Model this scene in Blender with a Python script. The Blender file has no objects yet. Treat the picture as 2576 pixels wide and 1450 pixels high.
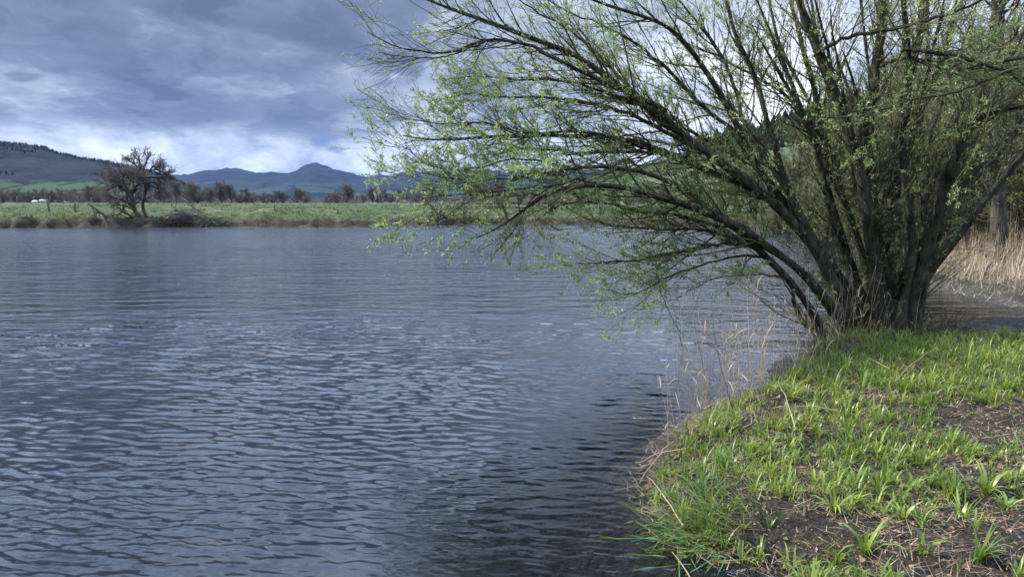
import bpy, math, random
import numpy as np
from mathutils import Vector
rng = np.random.default_rng(7)
R = math.radians
sc = bpy.context.scene
col = sc.collection

# ------------------------------------------------------------------ view geometry
F, CX, CY = 1788.0, 1287.5, 725.0
PITCH = math.atan(217 / F)
CAMZ = 2.0
cp, sp = math.cos(PITCH), math.sin(PITCH)

def ray(px, py):
    a = (px - CX) / F; b = -(py - CY) / F
    return np.array([a, cp + b * sp, -sp + b * cp])

def at(px, py, Y):
    d = ray(px, py); return np.array([0, 0, CAMZ]) + d * (Y / d[1])

def ong(px, py, z=0.0):
    d = ray(px, py); return np.array([0, 0, CAMZ]) + d * ((z - CAMZ) / d[2])

cam_d = bpy.data.cameras.new("camera"); cam = bpy.data.objects.new("camera", cam_d); col.objects.link(cam)
cam_d.sensor_width = 36; cam_d.lens = F / 2575 * 36
cam_d.clip_start = 0.05; cam_d.clip_end = 60000
cam.location = (0, 0, CAMZ); cam.rotation_euler = (R(90) - PITCH, 0, 0)
sc.camera = cam

# ------------------------------------------------------------------ helpers
def tag(o, label=None, cat=None, group=None, kind=None):
    for k, v in (('label', label), ('category', cat), ('group', group), ('kind', kind)):
        if v: o[k] = v
    return o

def empty(name, loc, label, cat, group=None):
    o = bpy.data.objects.new(name, None); o.location = tuple(float(c) for c in loc); col.objects.link(o)
    return tag(o, label, cat, group)

def mk(name, v, f, m, parent=None, smooth=True, origin=None):
    """one mesh object from vertex array v (n,3) and a list of face arrays (n,k)"""
    v = np.asarray(v, dtype=np.float64)
    if origin is not None: v = v - np.asarray(origin)
    fs = f if isinstance(f, list) else [f]
    fs = [np.asarray(a, dtype=np.int32) for a in fs if len(a)]
    me = bpy.data.meshes.new(name)
    me.vertices.add(len(v)); me.vertices.foreach_set("co", v.astype(np.float32).ravel())
    nl = sum(a.size for a in fs); npo = sum(len(a) for a in fs)
    me.loops.add(nl); me.loops.foreach_set("vertex_index", np.concatenate([a.ravel() for a in fs]))
    me.polygons.add(npo)
    tot = np.concatenate([np.full(len(a), a.shape[1], dtype=np.int32) for a in fs])
    st = np.concatenate([[0], np.cumsum(tot)[:-1]]).astype(np.int32)
    me.polygons.foreach_set("loop_start", st)
    if smooth: me.polygons.foreach_set("use_smooth", np.ones(npo, dtype=bool))
    me.update(calc_edges=True); me.validate()
    me.materials.append(m)
    o = bpy.data.objects.new(name, me); col.objects.link(o)
    if parent is not None: o.parent = parent
    elif origin is not None: o.location = tuple(float(c) for c in origin)
    return o

def norm(a): return a / np.maximum(np.linalg.norm(a, axis=-1, keepdims=True), 1e-9)

def tubes(batches, sides=5):
    """batches: list of (P (N,K,3), r (N,K)) -> verts, quads"""
    V, Q, off = [], [], 0
    for P, r in batches:
        if len(P) == 0: continue
        N, K, _ = P.shape
        T = norm(np.gradient(P, axis=1))
        ref = np.broadcast_to(np.array([0.21, 0.93, 0.17]), T.shape)
        A = norm(np.cross(T, ref)); B = np.cross(T, A)
        th = np.arange(sides) * 2 * np.pi / sides
        ring = P[:, :, None, :] + r[:, :, None, None] * (A[:, :, None, :] * np.cos(th)[None, None, :, None] + B[:, :, None, :] * np.sin(th)[None, None, :, None])
        V.append(ring.reshape(-1, 3))
        idx = off + np.arange(N * K * sides).reshape(N, K, sides)
        a = idx[:, :-1, :]; b = np.roll(a, -1, axis=2); c = idx[:, 1:, :]; d = np.roll(c, -1, axis=2)
        Q.append(np.stack([a, b, d, c], axis=-1).reshape(-1, 4))
        off += N * K * sides
    return np.concatenate(V), np.concatenate(Q)

def spawn(P, r, n, tmin, tmax, ang, length, K=6, up=0.0, wob=0.12, rscale=0.5, rtip=0.25, rmax=1.0, pull=None, weights=None, tpow=1.0):
    """grow n children from parents P (N,K,3), r (N,K)"""
    N, KP, _ = P.shape
    if N == 0 or n == 0: return np.zeros((0, K, 3)), np.zeros((0, K)), np.zeros(0, int)
    L = np.linalg.norm(np.diff(P, axis=1), axis=2).sum(1)
    w = L if weights is None else weights
    pi = rng.choice(N, n, p=w / w.sum())
    t = tmin + (tmax - tmin) * rng.random(n) ** tpow
    u = t * (KP - 1); i0 = np.minimum(u.astype(int), KP - 2); fr = (u - i0)[:, None]
    s = P[pi, i0] * (1 - fr) + P[pi, i0 + 1] * fr
    tan = norm(P[pi, i0 + 1] - P[pi, i0])
    pr = r[pi, i0] * (1 - fr[:, 0]) + r[pi, i0 + 1] * fr[:, 0]
    perp = norm(np.cross(tan, rng.normal(size=(n, 3))))
    a = np.abs(rng.normal(ang, ang * 0.3, n))[:, None]
    d = norm(tan * np.cos(a) + perp * np.sin(a))
    ln = length * rng.uniform(0.45, 1.3, n) * (1.15 - 0.65 * t)
    out = np.zeros((n, K, 3)); out[:, 0] = s
    step = (ln / (K - 1))[:, None]
    for k in range(1, K):
        d = d + rng.normal(0, wob, (n, 3)); d[:, 2] += up
        if pull is not None: d += np.asarray(pull)
        d = norm(d); out[:, k] = out[:, k - 1] + d * step
    r0 = np.minimum(pr * rscale, rmax) * rng.uniform(0.7, 1.1, n)
    rad = r0[:, None] * np.linspace(1, rtip, K)[None]
    return out, rad, pi

def leaves(P, n, ln, wd, tmin=0.15, nper=4, spread=0.9, weights=None):
    """clusters of small pointed leaves along twigs P (N,K,3)"""
    N, KP, _ = P.shape
    if N == 0 or n == 0: return np.zeros((0, 3)), np.zeros((0, 4), int)
    w = np.ones(N) if weights is None else weights
    pi = rng.choice(N, n, p=w / w.sum()); t = rng.uniform(tmin, 1.0, n)
    u = t * (KP - 1); i0 = np.minimum(u.astype(int), KP - 2); fr = (u - i0)[:, None]
    s = P[pi, i0] * (1 - fr) + P[pi, i0 + 1] * fr
    tan = norm(P[pi, i0 + 1] - P[pi, i0])
    s = np.repeat(s, nper, 0) + rng.normal(0, ln * 0.25, (n * nper, 3)); tan = np.repeat(tan, nper, 0); m = len(s)
    d = norm(tan * 0.8 + rng.normal(0, spread, (m, 3)) + np.array([0, 0, 0.35]))
    side = norm(np.cross(d, rng.normal(size=(m, 3)))); nr = np.cross(d, side)
    l = (ln * rng.uniform(0.55, 1.25, m))[:, None]; h = (wd * rng.uniform(0.7, 1.2, m))[:, None]
    v = np.stack([s, s + d * l * 0.45 + side * h * .5 + nr * h * 0.25, s + d * l - nr * h * 0.5, s + d * l * 0.45 - side * h * .5 + nr * h * 0.25], 1)
    return v.reshape(-1, 3), np.arange(m * 4).reshape(m, 4)

def blades(base, az, length, width, lean, curve, K=5):
    """strap leaves. base (N,3); lean = angle from vertical at the base, curve = added bend to the tip"""
    N = len(base); out = np.zeros((N, K, 2, 3)); p = base.copy()
    hx = np.stack([np.sin(az), np.cos(az), np.zeros(N)], 1); sx = np.stack([np.cos(az), -np.sin(az), np.zeros(N)], 1)
    prof = np.array([0.55, 1.0, 0.95, 0.6, 0.04]) if K == 5 else np.linspace(1, 0.05, K)
    tw = rng.uniform(-0.5, 0.5, N)[:, None]
    for k in range(K):
        q = k / (K - 1)
        a = lean + curve * q ** 1.3
        w = (width * prof[k])[:, None] * 0.5
        s2 = norm(sx + hx * tw * q)
        out[:, k, 0] = p - s2 * w; out[:, k, 1] = p + s2 * w
        p = p + (hx * np.sin(a)[:, None] + np.array([0, 0, 1.0]) * np.cos(a)[:, None]) * (length / (K - 1))[:, None]
    idx = np.arange(N * K * 2).reshape(N, K, 2)
    q = np.stack([idx[:, :-1, 0], idx[:, :-1, 1], idx[:, 1:, 1], idx[:, 1:, 0]], -1).reshape(-1, 4)
    return out.reshape(-1, 3), q

def rough_tube(P, r, sides=14, K=70, amp=0.13):
    """a limb with ridged, lumpy bark: fine rings whose radius varies round and along"""
    n = len(P); t = np.linspace(0, n - 1, K); Q = np.stack([np.interp(t, np.arange(n), P[:, i]) for i in range(3)], 1); q = np.interp(t, np.arange(n), r)
    for _ in range(2): Q[1:-1] = .25 * Q[:-2] + .5 * Q[1:-1] + .25 * Q[2:]
    v, f = tubes([(Q[None], q[None])], sides); v = v.reshape(K, sides, 3); th = np.arange(sides) * 2 * np.pi / sides
    L = np.concatenate([[0], np.cumsum(np.linalg.norm(np.diff(Q, axis=0), axis=1))]); o = rng.random() * 50
    rid = nA(np.cos(th)[None] * 1.9 + o + L[:, None] * .7, np.sin(th)[None] * 1.9 + o, 3) * 1.6 + nB(np.cos(th)[None] * 1.2 + L[:, None] * 5 + o, np.sin(th)[None] * 1.2 + L[:, None] * 3, 3)
    knot = np.clip(nC(L * 3.1 + o, L * 0 + o, 2) - .22, 0, 1) * 1.6
    w = (1 + amp * rid + knot[:, None])[:, :, None]
    return (Q[:, None] + (v - Q[:, None]) * w).reshape(-1, 3), f

def join(*parts):
    V, Q, off = [], [], 0
    for v, q in parts:
        if len(v) == 0: continue
        V.append(v); Q.append(np.asarray(q) + off); off += len(v)
    return np.concatenate(V), np.concatenate(Q)

class Noise:
    """smooth value noise, summed octaves, on numpy arrays"""
    def __init__(s, seed): s.t = np.random.default_rng(seed).random((256, 256))
    def one(s, x, y):
        xi = np.floor(x).astype(int); yi = np.floor(y).astype(int); fx = x - xi; fy = y - yi
        fx = fx * fx * (3 - 2 * fx); fy = fy * fy * (3 - 2 * fy); t = s.t
        a = t[xi % 256, yi % 256]; b = t[(xi + 1) % 256, yi % 256]; c = t[xi % 256, (yi + 1) % 256]; d = t[(xi + 1) % 256, (yi + 1) % 256]
        return (a * (1 - fx) + b * fx) * (1 - fy) + (c * (1 - fx) + d * fx) * fy - 0.5
    def __call__(s, x, y, oct=4, g=0.5):
        o = 0; a = 1.0
        for k in range(oct): o = o + a * s.one(x * 2 ** k + 17.3 * k, y * 2 ** k + 5.7 * k); a *= g
        return o
nA, nB, nC = Noise(1), Noise(2), Noise(3)
def sstep(a, b, x):
    t = np.clip((x - a) / (b - a), 0, 1); return t * t * (3 - 2 * t)

# ------------------------------------------------------------------ materials
class NT:
    def __init__(s, m): s.t = m.node_tree; s.n = s.t.nodes; s.l = s.t.links
    def add(s, typ, props=None, **inp):
        n = s.n.new(typ)
        for k, v in (props or {}).items(): setattr(n, k, v)
        for k, v in inp.items():
            k2 = int(k[1:]) if k[0] == 'i' and k[1:].isdigit() else k.replace('_', ' ')
            s.put(n.inputs[k2], v)
        return n
    def put(s, sock, v):
        if isinstance(v, bpy.types.NodeSocket): s.l.new(v, sock)
        else: sock.default_value = v
    def math(s, op, a, b=0.0, c=None, clamp=False):
        n = s.n.new('ShaderNodeMath'); n.operation = op; n.use_clamp = clamp
        s.put(n.inputs[0], a); s.put(n.inputs[1], b)
        if c is not None: s.put(n.inputs[2], c)
        return n.outputs[0]
    def vmath(s, op, a, b=None, out=0):
        n = s.n.new('ShaderNodeVectorMath'); n.operation = op; s.put(n.inputs[0], a)
        if b is not None: s.put(n.inputs[1], b)
        return n.outputs[out]
    def noise(s, vec, scale, detail=4, rough=0.55, dist=0.0):
        n = s.add('ShaderNodeTexNoise', None, Scale=scale, Detail=detail, Roughness=rough, Distortion=dist)
        if vec is not None: s.l.new(vec, n.inputs['Vector'])
        return n.outputs['Fac']
    def ramp(s, fac, stops, interp='LINEAR'):
        n = s.n.new('ShaderNodeValToRGB'); n.color_ramp.interpolation = interp; e = n.color_ramp.elements
        while len(e) < len(stops): e.new(0.5)
        for i, (p, c) in enumerate(stops): e[i].position = p; e[i].color = (*c, 1) if len(c) == 3 else c
        s.put(n.inputs[0], fac); return n.outputs[0]
    def mix(s, fac, a, b, blend='MIX'):
        n = s.n.new('ShaderNodeMix'); n.data_type = 'RGBA'; n.blend_type = blend
        s.put(n.inputs[0], fac)
        for i, v in ((6, a), (7, b)):
            s.put(n.inputs[i], (*v, 1) if isinstance(v, tuple) and len(v) == 3 else v)
        return n.outputs[2]
    def map(s, v, a, b, c=0.0, d=1.0, smooth=True):
        n = s.n.new('ShaderNodeMapRange'); n.interpolation_type = 'SMOOTHSTEP' if smooth else 'LINEAR'
        s.put(n.inputs[0], v)
        for i, q in enumerate((a, b, c, d)): s.put(n.inputs[i + 1], q)
        return n.outputs[0]

def new_mat(name):
    m = bpy.data.materials.new(name); m.use_nodes = True; m.node_tree.nodes.clear()
    t = NT(m); out = t.add('ShaderNodeOutputMaterial'); return m, t, out

def pos(t): return t.add('ShaderNodeNewGeometry').outputs['Position']
def isl(t): return t.add('ShaderNodeNewGeometry').outputs['Random Per Island']

def bark_mat(name, c1, c2, c3=None, scale=12, lich=0.0, bump=0.6, dist=0.02):
    m, t, out = new_mat(name)
    tc = t.add('ShaderNodeTexCoord').outputs['Object']
    st = t.add('ShaderNodeMapping', None, Scale=(1, 1, 0.28)); t.l.new(tc, st.inputs[0])
    a = t.noise(st.outputs[0], scale, 6, 0.65); b = t.noise(tc, scale * 0.22, 4, 0.6)
    c = t.ramp(t.math('ADD', t.math('MULTIPLY', a, 0.6), t.math('MULTIPLY', b, 0.4)), [(0.40, c1), (0.58, c2)])
    if c3:
        k = t.map(t.noise(tc, scale * 0.35, 5, 0.7), 0.56 - lich, 0.64 - lich)
        c = t.mix(k, c, c3)
    bs = t.add('ShaderNodeBsdfPrincipled', None, Base_Color=c, Roughness=0.85)
    bs.inputs['Specular IOR Level'].default_value = 0.2
    if bump:
        bn = t.add('ShaderNodeBump', None, Strength=bump, Distance=dist, Height=t.noise(st.outputs[0], scale * 2.2, 6, 0.7)); t.l.new(bn.outputs[0], bs.inputs['Normal'])
    t.l.new(bs.outputs[0], out.inputs[0]); return m

def leaf_mat(name, stops, trans=0.35, rough=0.5, spec=0.35, nscale=0.6):
    m, t, out = new_mat(name)
    f = t.math('ADD', t.math('MULTIPLY', isl(t), 0.6), t.math('MULTIPLY', t.map(t.noise(pos(t), nscale, 3, 0.6), 0.3, 0.7), 0.4))
    c = t.ramp(f, stops)
    bs = t.add('ShaderNodeBsdfPrincipled', None, Base_Color=c, Roughness=rough); bs.inputs['Specular IOR Level'].default_value = spec
    tr = t.add('ShaderNodeBsdfTranslucent', None, Color=t.mix(0.35, c, (0.30, 0.36, 0.02) if 'straw' not in name and 'litter' not in name else (0.4, 0.3, 0.2)))
    mx = t.add('ShaderNodeMixShader', None, i0=trans, i1=bs.outputs[0], i2=tr.outputs[0])
    t.l.new(mx.outputs[0], out.inputs[0]); return m

M = {}
M['willow_bark'] = bark_mat('willow bark', (0.010, 0.009, 0.006), (0.092, 0.083, 0.056), (0.065, 0.062, 0.016), 13, 0.01, 1.0, 0.05)
M['twig_bark'] = bark_mat('twig bark', (0.05, 0.042, 0.025), (0.13, 0.115, 0.06), None, 9, 0, 0)
M['bare_bark'] = bark_mat('bare bark', (0.05, 0.042, 0.033), (0.12, 0.10, 0.08), None, 4, 0, 0)
M['brown_twig'] = bark_mat('brown twig', (0.10, 0.088, 0.078), (0.175, 0.152, 0.133), None, 2, 0, 0)
M['wood_trunk'] = bark_mat('rugged trunk bark', (0.014, 0.012, 0.009), (0.11, 0.098, 0.076), (0.09, 0.085, 0.04), 6, 0.0, 1.0, 0.05)
M['olive_twig'] = bark_mat('olive twig', (0.05, 0.043, 0.024), (0.135, 0.112, 0.066), None, 2, 0, 0)
M['dead_wood'] = bark_mat('dead wood', (0.045, 0.035, 0.03), (0.19, 0.16, 0.135), None, 3, 0, 0.4)
M['willow_leaf'] = leaf_mat('willow leaf', [(0.0, (0.16, 0.24, 0.075)), (0.45, (0.27, 0.37, 0.14)), (0.8, (0.38, 0.48, 0.22)), (1.0, (0.50, 0.57, 0.38))], 0.42, 0.42, 0.5)
M['wood_leaf'] = leaf_mat('woodland leaf', [(0.0, (0.10, 0.12, 0.03)), (1.0, (0.26, 0.27, 0.09))], 0.35)
M['tuft'] = leaf_mat('tuft leaf', [(0.0, (0.04, 0.08, 0.014)), (0.4, (0.11, 0.18, 0.026)), (0.76, (0.24, 0.32, 0.055)), (0.9, (0.40, 0.42, 0.12)), (1.0, (0.50, 0.38, 0.20))], 0.45, 0.38, 0.5, 1.2)
M['grass'] = leaf_mat('short grass', [(0.0, (0.06, 0.12, 0.02)), (0.6, (0.16, 0.26, 0.035)), (1.0, (0.32, 0.30, 0.11))], 0.35, 0.5, 0.3, 0.9)
M['bank_grass'] = leaf_mat('bank grass', [(0.0, (0.011, 0.020, 0.006)), (0.45, (0.034, 0.058, 0.014)), (0.7, (0.070, 0.094, 0.028)), (1.0, (0.15, 0.12, 0.07))], 0.25, 0.6, 0.2, 0.12)
M['straw'] = leaf_mat('straw', [(0.0, (0.20, 0.14, 0.085)), (0.5, (0.38, 0.28, 0.18)), (1.0, (0.60, 0.49, 0.36))], 0.3, 0.6, 0.2, 1.0)
M['sedge'] = leaf_mat('sedge', [(0.0, (0.05, 0.13, 0.05)), (0.5, (0.12, 0.22, 0.06)), (0.75, (0.24, 0.24, 0.07)), (1.0, (0.38, 0.24, 0.09))], 0.3, 0.4, 0.4, 2.0)
M['litter'] = leaf_mat('leaf litter', [(0.0, (0.08, 0.045, 0.025)), (0.6, (0.20, 0.12, 0.07)), (1.0, (0.38, 0.27, 0.19))], 0.1, 0.7, 0.2, 2.0)
M['conifer'] = leaf_mat('conifer', [(0.0, (0.012, 0.02, 0.012)), (1.0, (0.035, 0.05, 0.025))], 0.05, 0.9, 0.05)

def simple(name, c, rough=0.8, nz=0.25, scale=5):
    m, t, out = new_mat(name)
    f = t.noise(t.add('ShaderNodeTexCoord').outputs['Object'], scale, 4, 0.6)
    cc = t.mix(f, tuple(x * (1 - nz) for x in c), tuple(min(1, x * (1 + nz)) for x in c))
    bs = t.add('ShaderNodeBsdfPrincipled', None, Base_Color=cc, Roughness=rough); t.l.new(bs.outputs[0], out.inputs[0]); return m
M['wool'] = simple('wool', (0.72, 0.68, 0.60)); M['white_wall'] = simple('white wall', (0.75, 0.74, 0.70)); M['slate'] = simple('slate', (0.10, 0.10, 0.11))
M['post'] = simple('weathered post', (0.13, 0.11, 0.09)); M['sheep_face'] = simple('sheep face', (0.06, 0.05, 0.045))

# ground
def ground_mat():
    m, t, out = new_mat('ground'); P = pos(t)
    sx = t.add('ShaderNodeSeparateXYZ', None, Vector=P)
    fine = t.noise(P, 22, 6, 0.7); med = t.noise(P, 2.6, 5, 0.65); big = t.noise(P, 0.55, 4, 0.55)
    mud = t.ramp(fine, [(0.32, (0.006, 0.005, 0.0035)), (0.52, (0.024, 0.018, 0.012)), (0.70, (0.085, 0.066, 0.046))])
    moss = t.ramp(fine, [(0.3, (0.025, 0.035, 0.008)), (0.7, (0.09, 0.13, 0.03))])
    near = t.mix(t.math('MULTIPLY', t.map(t.math('ADD', t.math('MULTIPLY', t.noise(P, 9, 6, 0.75), 0.55), t.math('MULTIPLY', med, 0.45)), 0.50, 0.60), 0.22), mud, moss)
    fa = t.noise(P, 1.3, 6, 0.7); fb = t.noise(P, 0.09, 5, 0.6); fc = t.noise(P, 0.35, 5, 0.7)
    g = t.ramp(fa, [(0.30, (0.014, 0.024, 0.007)), (0.50, (0.038, 0.060, 0.016)), (0.72, (0.075, 0.10, 0.031))])
    tan = t.ramp(fa, [(0.3, (0.06, 0.048, 0.028)), (0.7, (0.20, 0.16, 0.10))])
    far = t.mix(t.math('MULTIPLY', t.map(t.math('ADD', t.math('MULTIPLY', fb, .5), t.math('MULTIPLY', fc, .5)), 0.52, 0.62), 0.8), g, tan)
    # bare earth low on the far bank, where the river undercuts the turf
    earth = t.ramp(t.noise(P, 3.2, 6, 0.75), [(0.3, (0.014, 0.011, 0.008)), (0.7, (0.060, 0.046, 0.031))])
    z = t.math('ADD', sx.outputs[2], t.math('MULTIPLY', t.math('SUBTRACT', fc, 0.5), 0.9))
    far = t.mix(t.map(z, 0.35, 0.7), earth, far)
    far = t.mix(t.map(sx.outputs[1], 600, 1500), far, t.ramp(t.noise(P, 0.004, 4, 0.6), [(0.4, (0.035, 0.06, 0.02)), (0.6, (0.07, 0.10, 0.03))]))
    c = t.mix(t.map(sx.outputs[1], 22, 40), near, far)
    # river bed: dark silt below the water line
    bed = t.ramp(fine, [(0.3, (0.010, 0.008, 0.005)), (0.7, (0.045, 0.032, 0.020))])
    c = t.mix(t.map(sx.outputs[2], -0.02, 0.05), bed, c)
    wet = t.math('MAXIMUM', t.map(sx.outputs[2], 0.02, 0.22, 0.45, 0.85), t.map(sx.outputs[1], 15, 30, 0, .95))
    bs = t.add('ShaderNodeBsdfPrincipled', None, Base_Color=c, Roughness=wet)
    bs.inputs['Specular IOR Level'].default_value = 0.3
    h = t.math('ADD', t.math('MULTIPLY', t.noise(P, 60, 5, 0.7), 0.35), t.noise(P, 14, 5, 0.65))
    bn = t.add('ShaderNodeBump', None, Strength=1.0, Distance=0.06, Height=h)
    t.l.new(bn.outputs[0], bs.inputs['Normal']); t.l.new(bs.outputs[0], out.inputs[0]); return m
M['ground'] = ground_mat()

def hill_mat(name, forest, moor, field, fields=0.5, fz=(0, 100), sc_=0.004, meadow=False):
    """hill cover: woods, heather and enclosed fields low down"""
    m, t, out = new_mat(name); P = pos(t)
    sx = t.add('ShaderNodeSeparateXYZ', None, Vector=P)
    mp = t.add('ShaderNodeMapping', None, Scale=(1, 0.35, 2.2)); t.l.new(P, mp.inputs[0])
    vo = t.add('ShaderNodeTexVoronoi', None, Scale=sc_ * 1.1, Randomness=1.0); t.l.new(t.vmath('ADD', mp.outputs[0], t.vmath('SCALE', t.add('ShaderNodeTexNoise', None, Vector=P, Scale=sc_ * 2).outputs['Color'])), vo.inputs['Vector'])
    vc = t.add('ShaderNodeSeparateColor', None, Color=vo.outputs['Color'])
    n1 = t.noise(mp.outputs[0], sc_, 6, 0.6); n2 = t.noise(P, sc_ * 14, 5, 0.75)
    c_m = t.mix(t.map(n2, 0.3, 0.7), tuple(x * 0.65 for x in moor), tuple(x * 1.35 for x in moor))
    c_m = t.mix(t.map(n1, 0.5, 0.56), c_m, t.mix(t.map(n2, .3, .7), tuple(x * 0.7 for x in forest), tuple(x * 1.4 for x in forest)))
    c_f = t.mix(vc.outputs[0], tuple(x * 0.55 for x in field), tuple(x * 1.3 for x in field))
    edge = t.add('ShaderNodeTexVoronoi', {'feature': 'DISTANCE_TO_EDGE'}, Scale=sc_ * 1.1)
    t.l.new(vo.inputs['Vector'].links[0].from_socket, edge.inputs['Vector'])
    c_f = t.mix(t.map(edge.outputs[0], 0.02, 0.05), tuple(x for x in forest), c_f)
    c_f = t.mix(t.map(vc.outputs[1], 0.60, 0.63), c_f, t.mix(n2, forest, tuple(x * 1.5 for x in forest)))
    zz = t.math('ADD', sx.outputs[2], t.math('MULTIPLY', t.math('SUBTRACT', n1, 0.5), (fz[1] - fz[0]) * 1.6))
    k = t.math('MULTIPLY', t.map(zz, fz[1], fz[0]), fields)
    c = t.mix(k, c_m, c_f)
    if meadow:   # sheep pastures on the lower slope
        zq = t.math('ADD', sx.outputs[2], t.math('MULTIPLY', t.math('SUBTRACT', n1, 0.5), 22)); sl_ = t.math('DIVIDE', sx.outputs[0], sx.outputs[1])
        kk = t.math('MULTIPLY', t.math('MULTIPLY', t.map(zq, 10, 13), t.map(zq, 41, 38)), t.math('MULTIPLY', t.map(sl_, -0.735, -0.70), t.map(sl_, -0.50, -0.53)))
        c = t.mix(kk, c, t.mix(t.map(edge.outputs[0], 0.012, 0.03), forest, t.mix(vc.outputs[2], (0.026, 0.048, 0.022), (0.042, 0.072, 0.030))))
    bs = t.add('ShaderNodeBsdfPrincipled', None, Base_Color=c, Roughness=0.95); bs.inputs['Specular IOR Level'].default_value = 0.05
    bn = t.add('ShaderNodeBump', None, Strength=0.8, Distance=0.12 / sc_ * 0.35, Height=t.noise(P, sc_ * 6, 6, 0.65)); t.l.new(bn.outputs[0], bs.inputs['Normal'])
    t.l.new(bs.outputs[0], out.inputs[0]); return m

def water_mat():
    m, t, out = new_mat('river water'); P = pos(t)
    mp = t.add('ShaderNodeMapping', None, Rotation=(0, 0, R(9)), Scale=(0.36, 1, 1)); t.l.new(P, mp.inputs[0])
    dist = t.vmath('LENGTH', P, out=1)
    b1 = t.noise(mp.outputs[0], 16, 3, 0.6, 0.3)       # centimetre ripples
    b2 = t.noise(mp.outputs[0], 6.5, 3, 0.55, 0.4)
    b3 = t.noise(mp.outputs[0], 2.3, 2, 0.5, 0.2)
    patch = t.map(t.noise(mp.outputs[0], 0.10, 3, 0.6), 0.35, 0.65, 0.6, 1.35)
    far = t.map(dist, 5.5, 14)
    h = t.math('ADD', t.math('MULTIPLY', b1, 0.0028), t.math('ADD', t.math('MULTIPLY', b2, t.math('MULTIPLY', 0.043, far)), t.math('MULTIPLY', b3, t.math('MULTIPLY', 0.105, far))))
    sp_ = t.add('ShaderNodeSeparateXYZ', None, Vector=P)   # calmer water in the sheltered inlet
    shel = t.math('MULTIPLY', t.map(sp_.outputs[0], 6.0, 8.0), t.map(sp_.outputs[1], 24, 17))
    h = t.math('MULTIPLY', t.math('MULTIPLY', h, patch), t.math('SUBTRACT', 1.0, t.math('MULTIPLY', shel, 0.72)))
    bn = t.add('ShaderNodeBump', None, Strength=1.0, Distance=1.0, Height=h)
    fr = t.add('ShaderNodeFresnel', None, IOR=1.333, Normal=bn.outputs[0])
    gl = t.add('ShaderNodeBsdfGlossy', None, Color=(1, 1, 1, 1), Roughness=t.map(dist, 10, 60, 0.03, 0.12), Normal=bn.outputs[0])
    tr = t.add('ShaderNodeBsdfTransparent', None, Color=(0.92, 0.92, 0.90, 1))
    df = t.add('ShaderNodeBsdfDiffuse', None, Color=(0.030, 0.045, 0.070, 1), Normal=bn.outputs[0])
    body = t.add('ShaderNodeMixShader', None, i0=0.06, i1=tr.outputs[0], i2=df.outputs[0])
    mx = t.add('ShaderNodeMixShader', None, i0=fr.outputs[0], i1=body.outputs[0], i2=gl.outputs[0])
    t.l.new(mx.outputs[0], out.inputs['Surface'])
    va = t.add('ShaderNodeVolumeAbsorption', None, Color=(0.42, 0.48, 0.46, 1), Density=1.6)
    t.l.new(va.outputs[0], out.inputs['Volume']); return m
M['water'] = water_mat()

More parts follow.
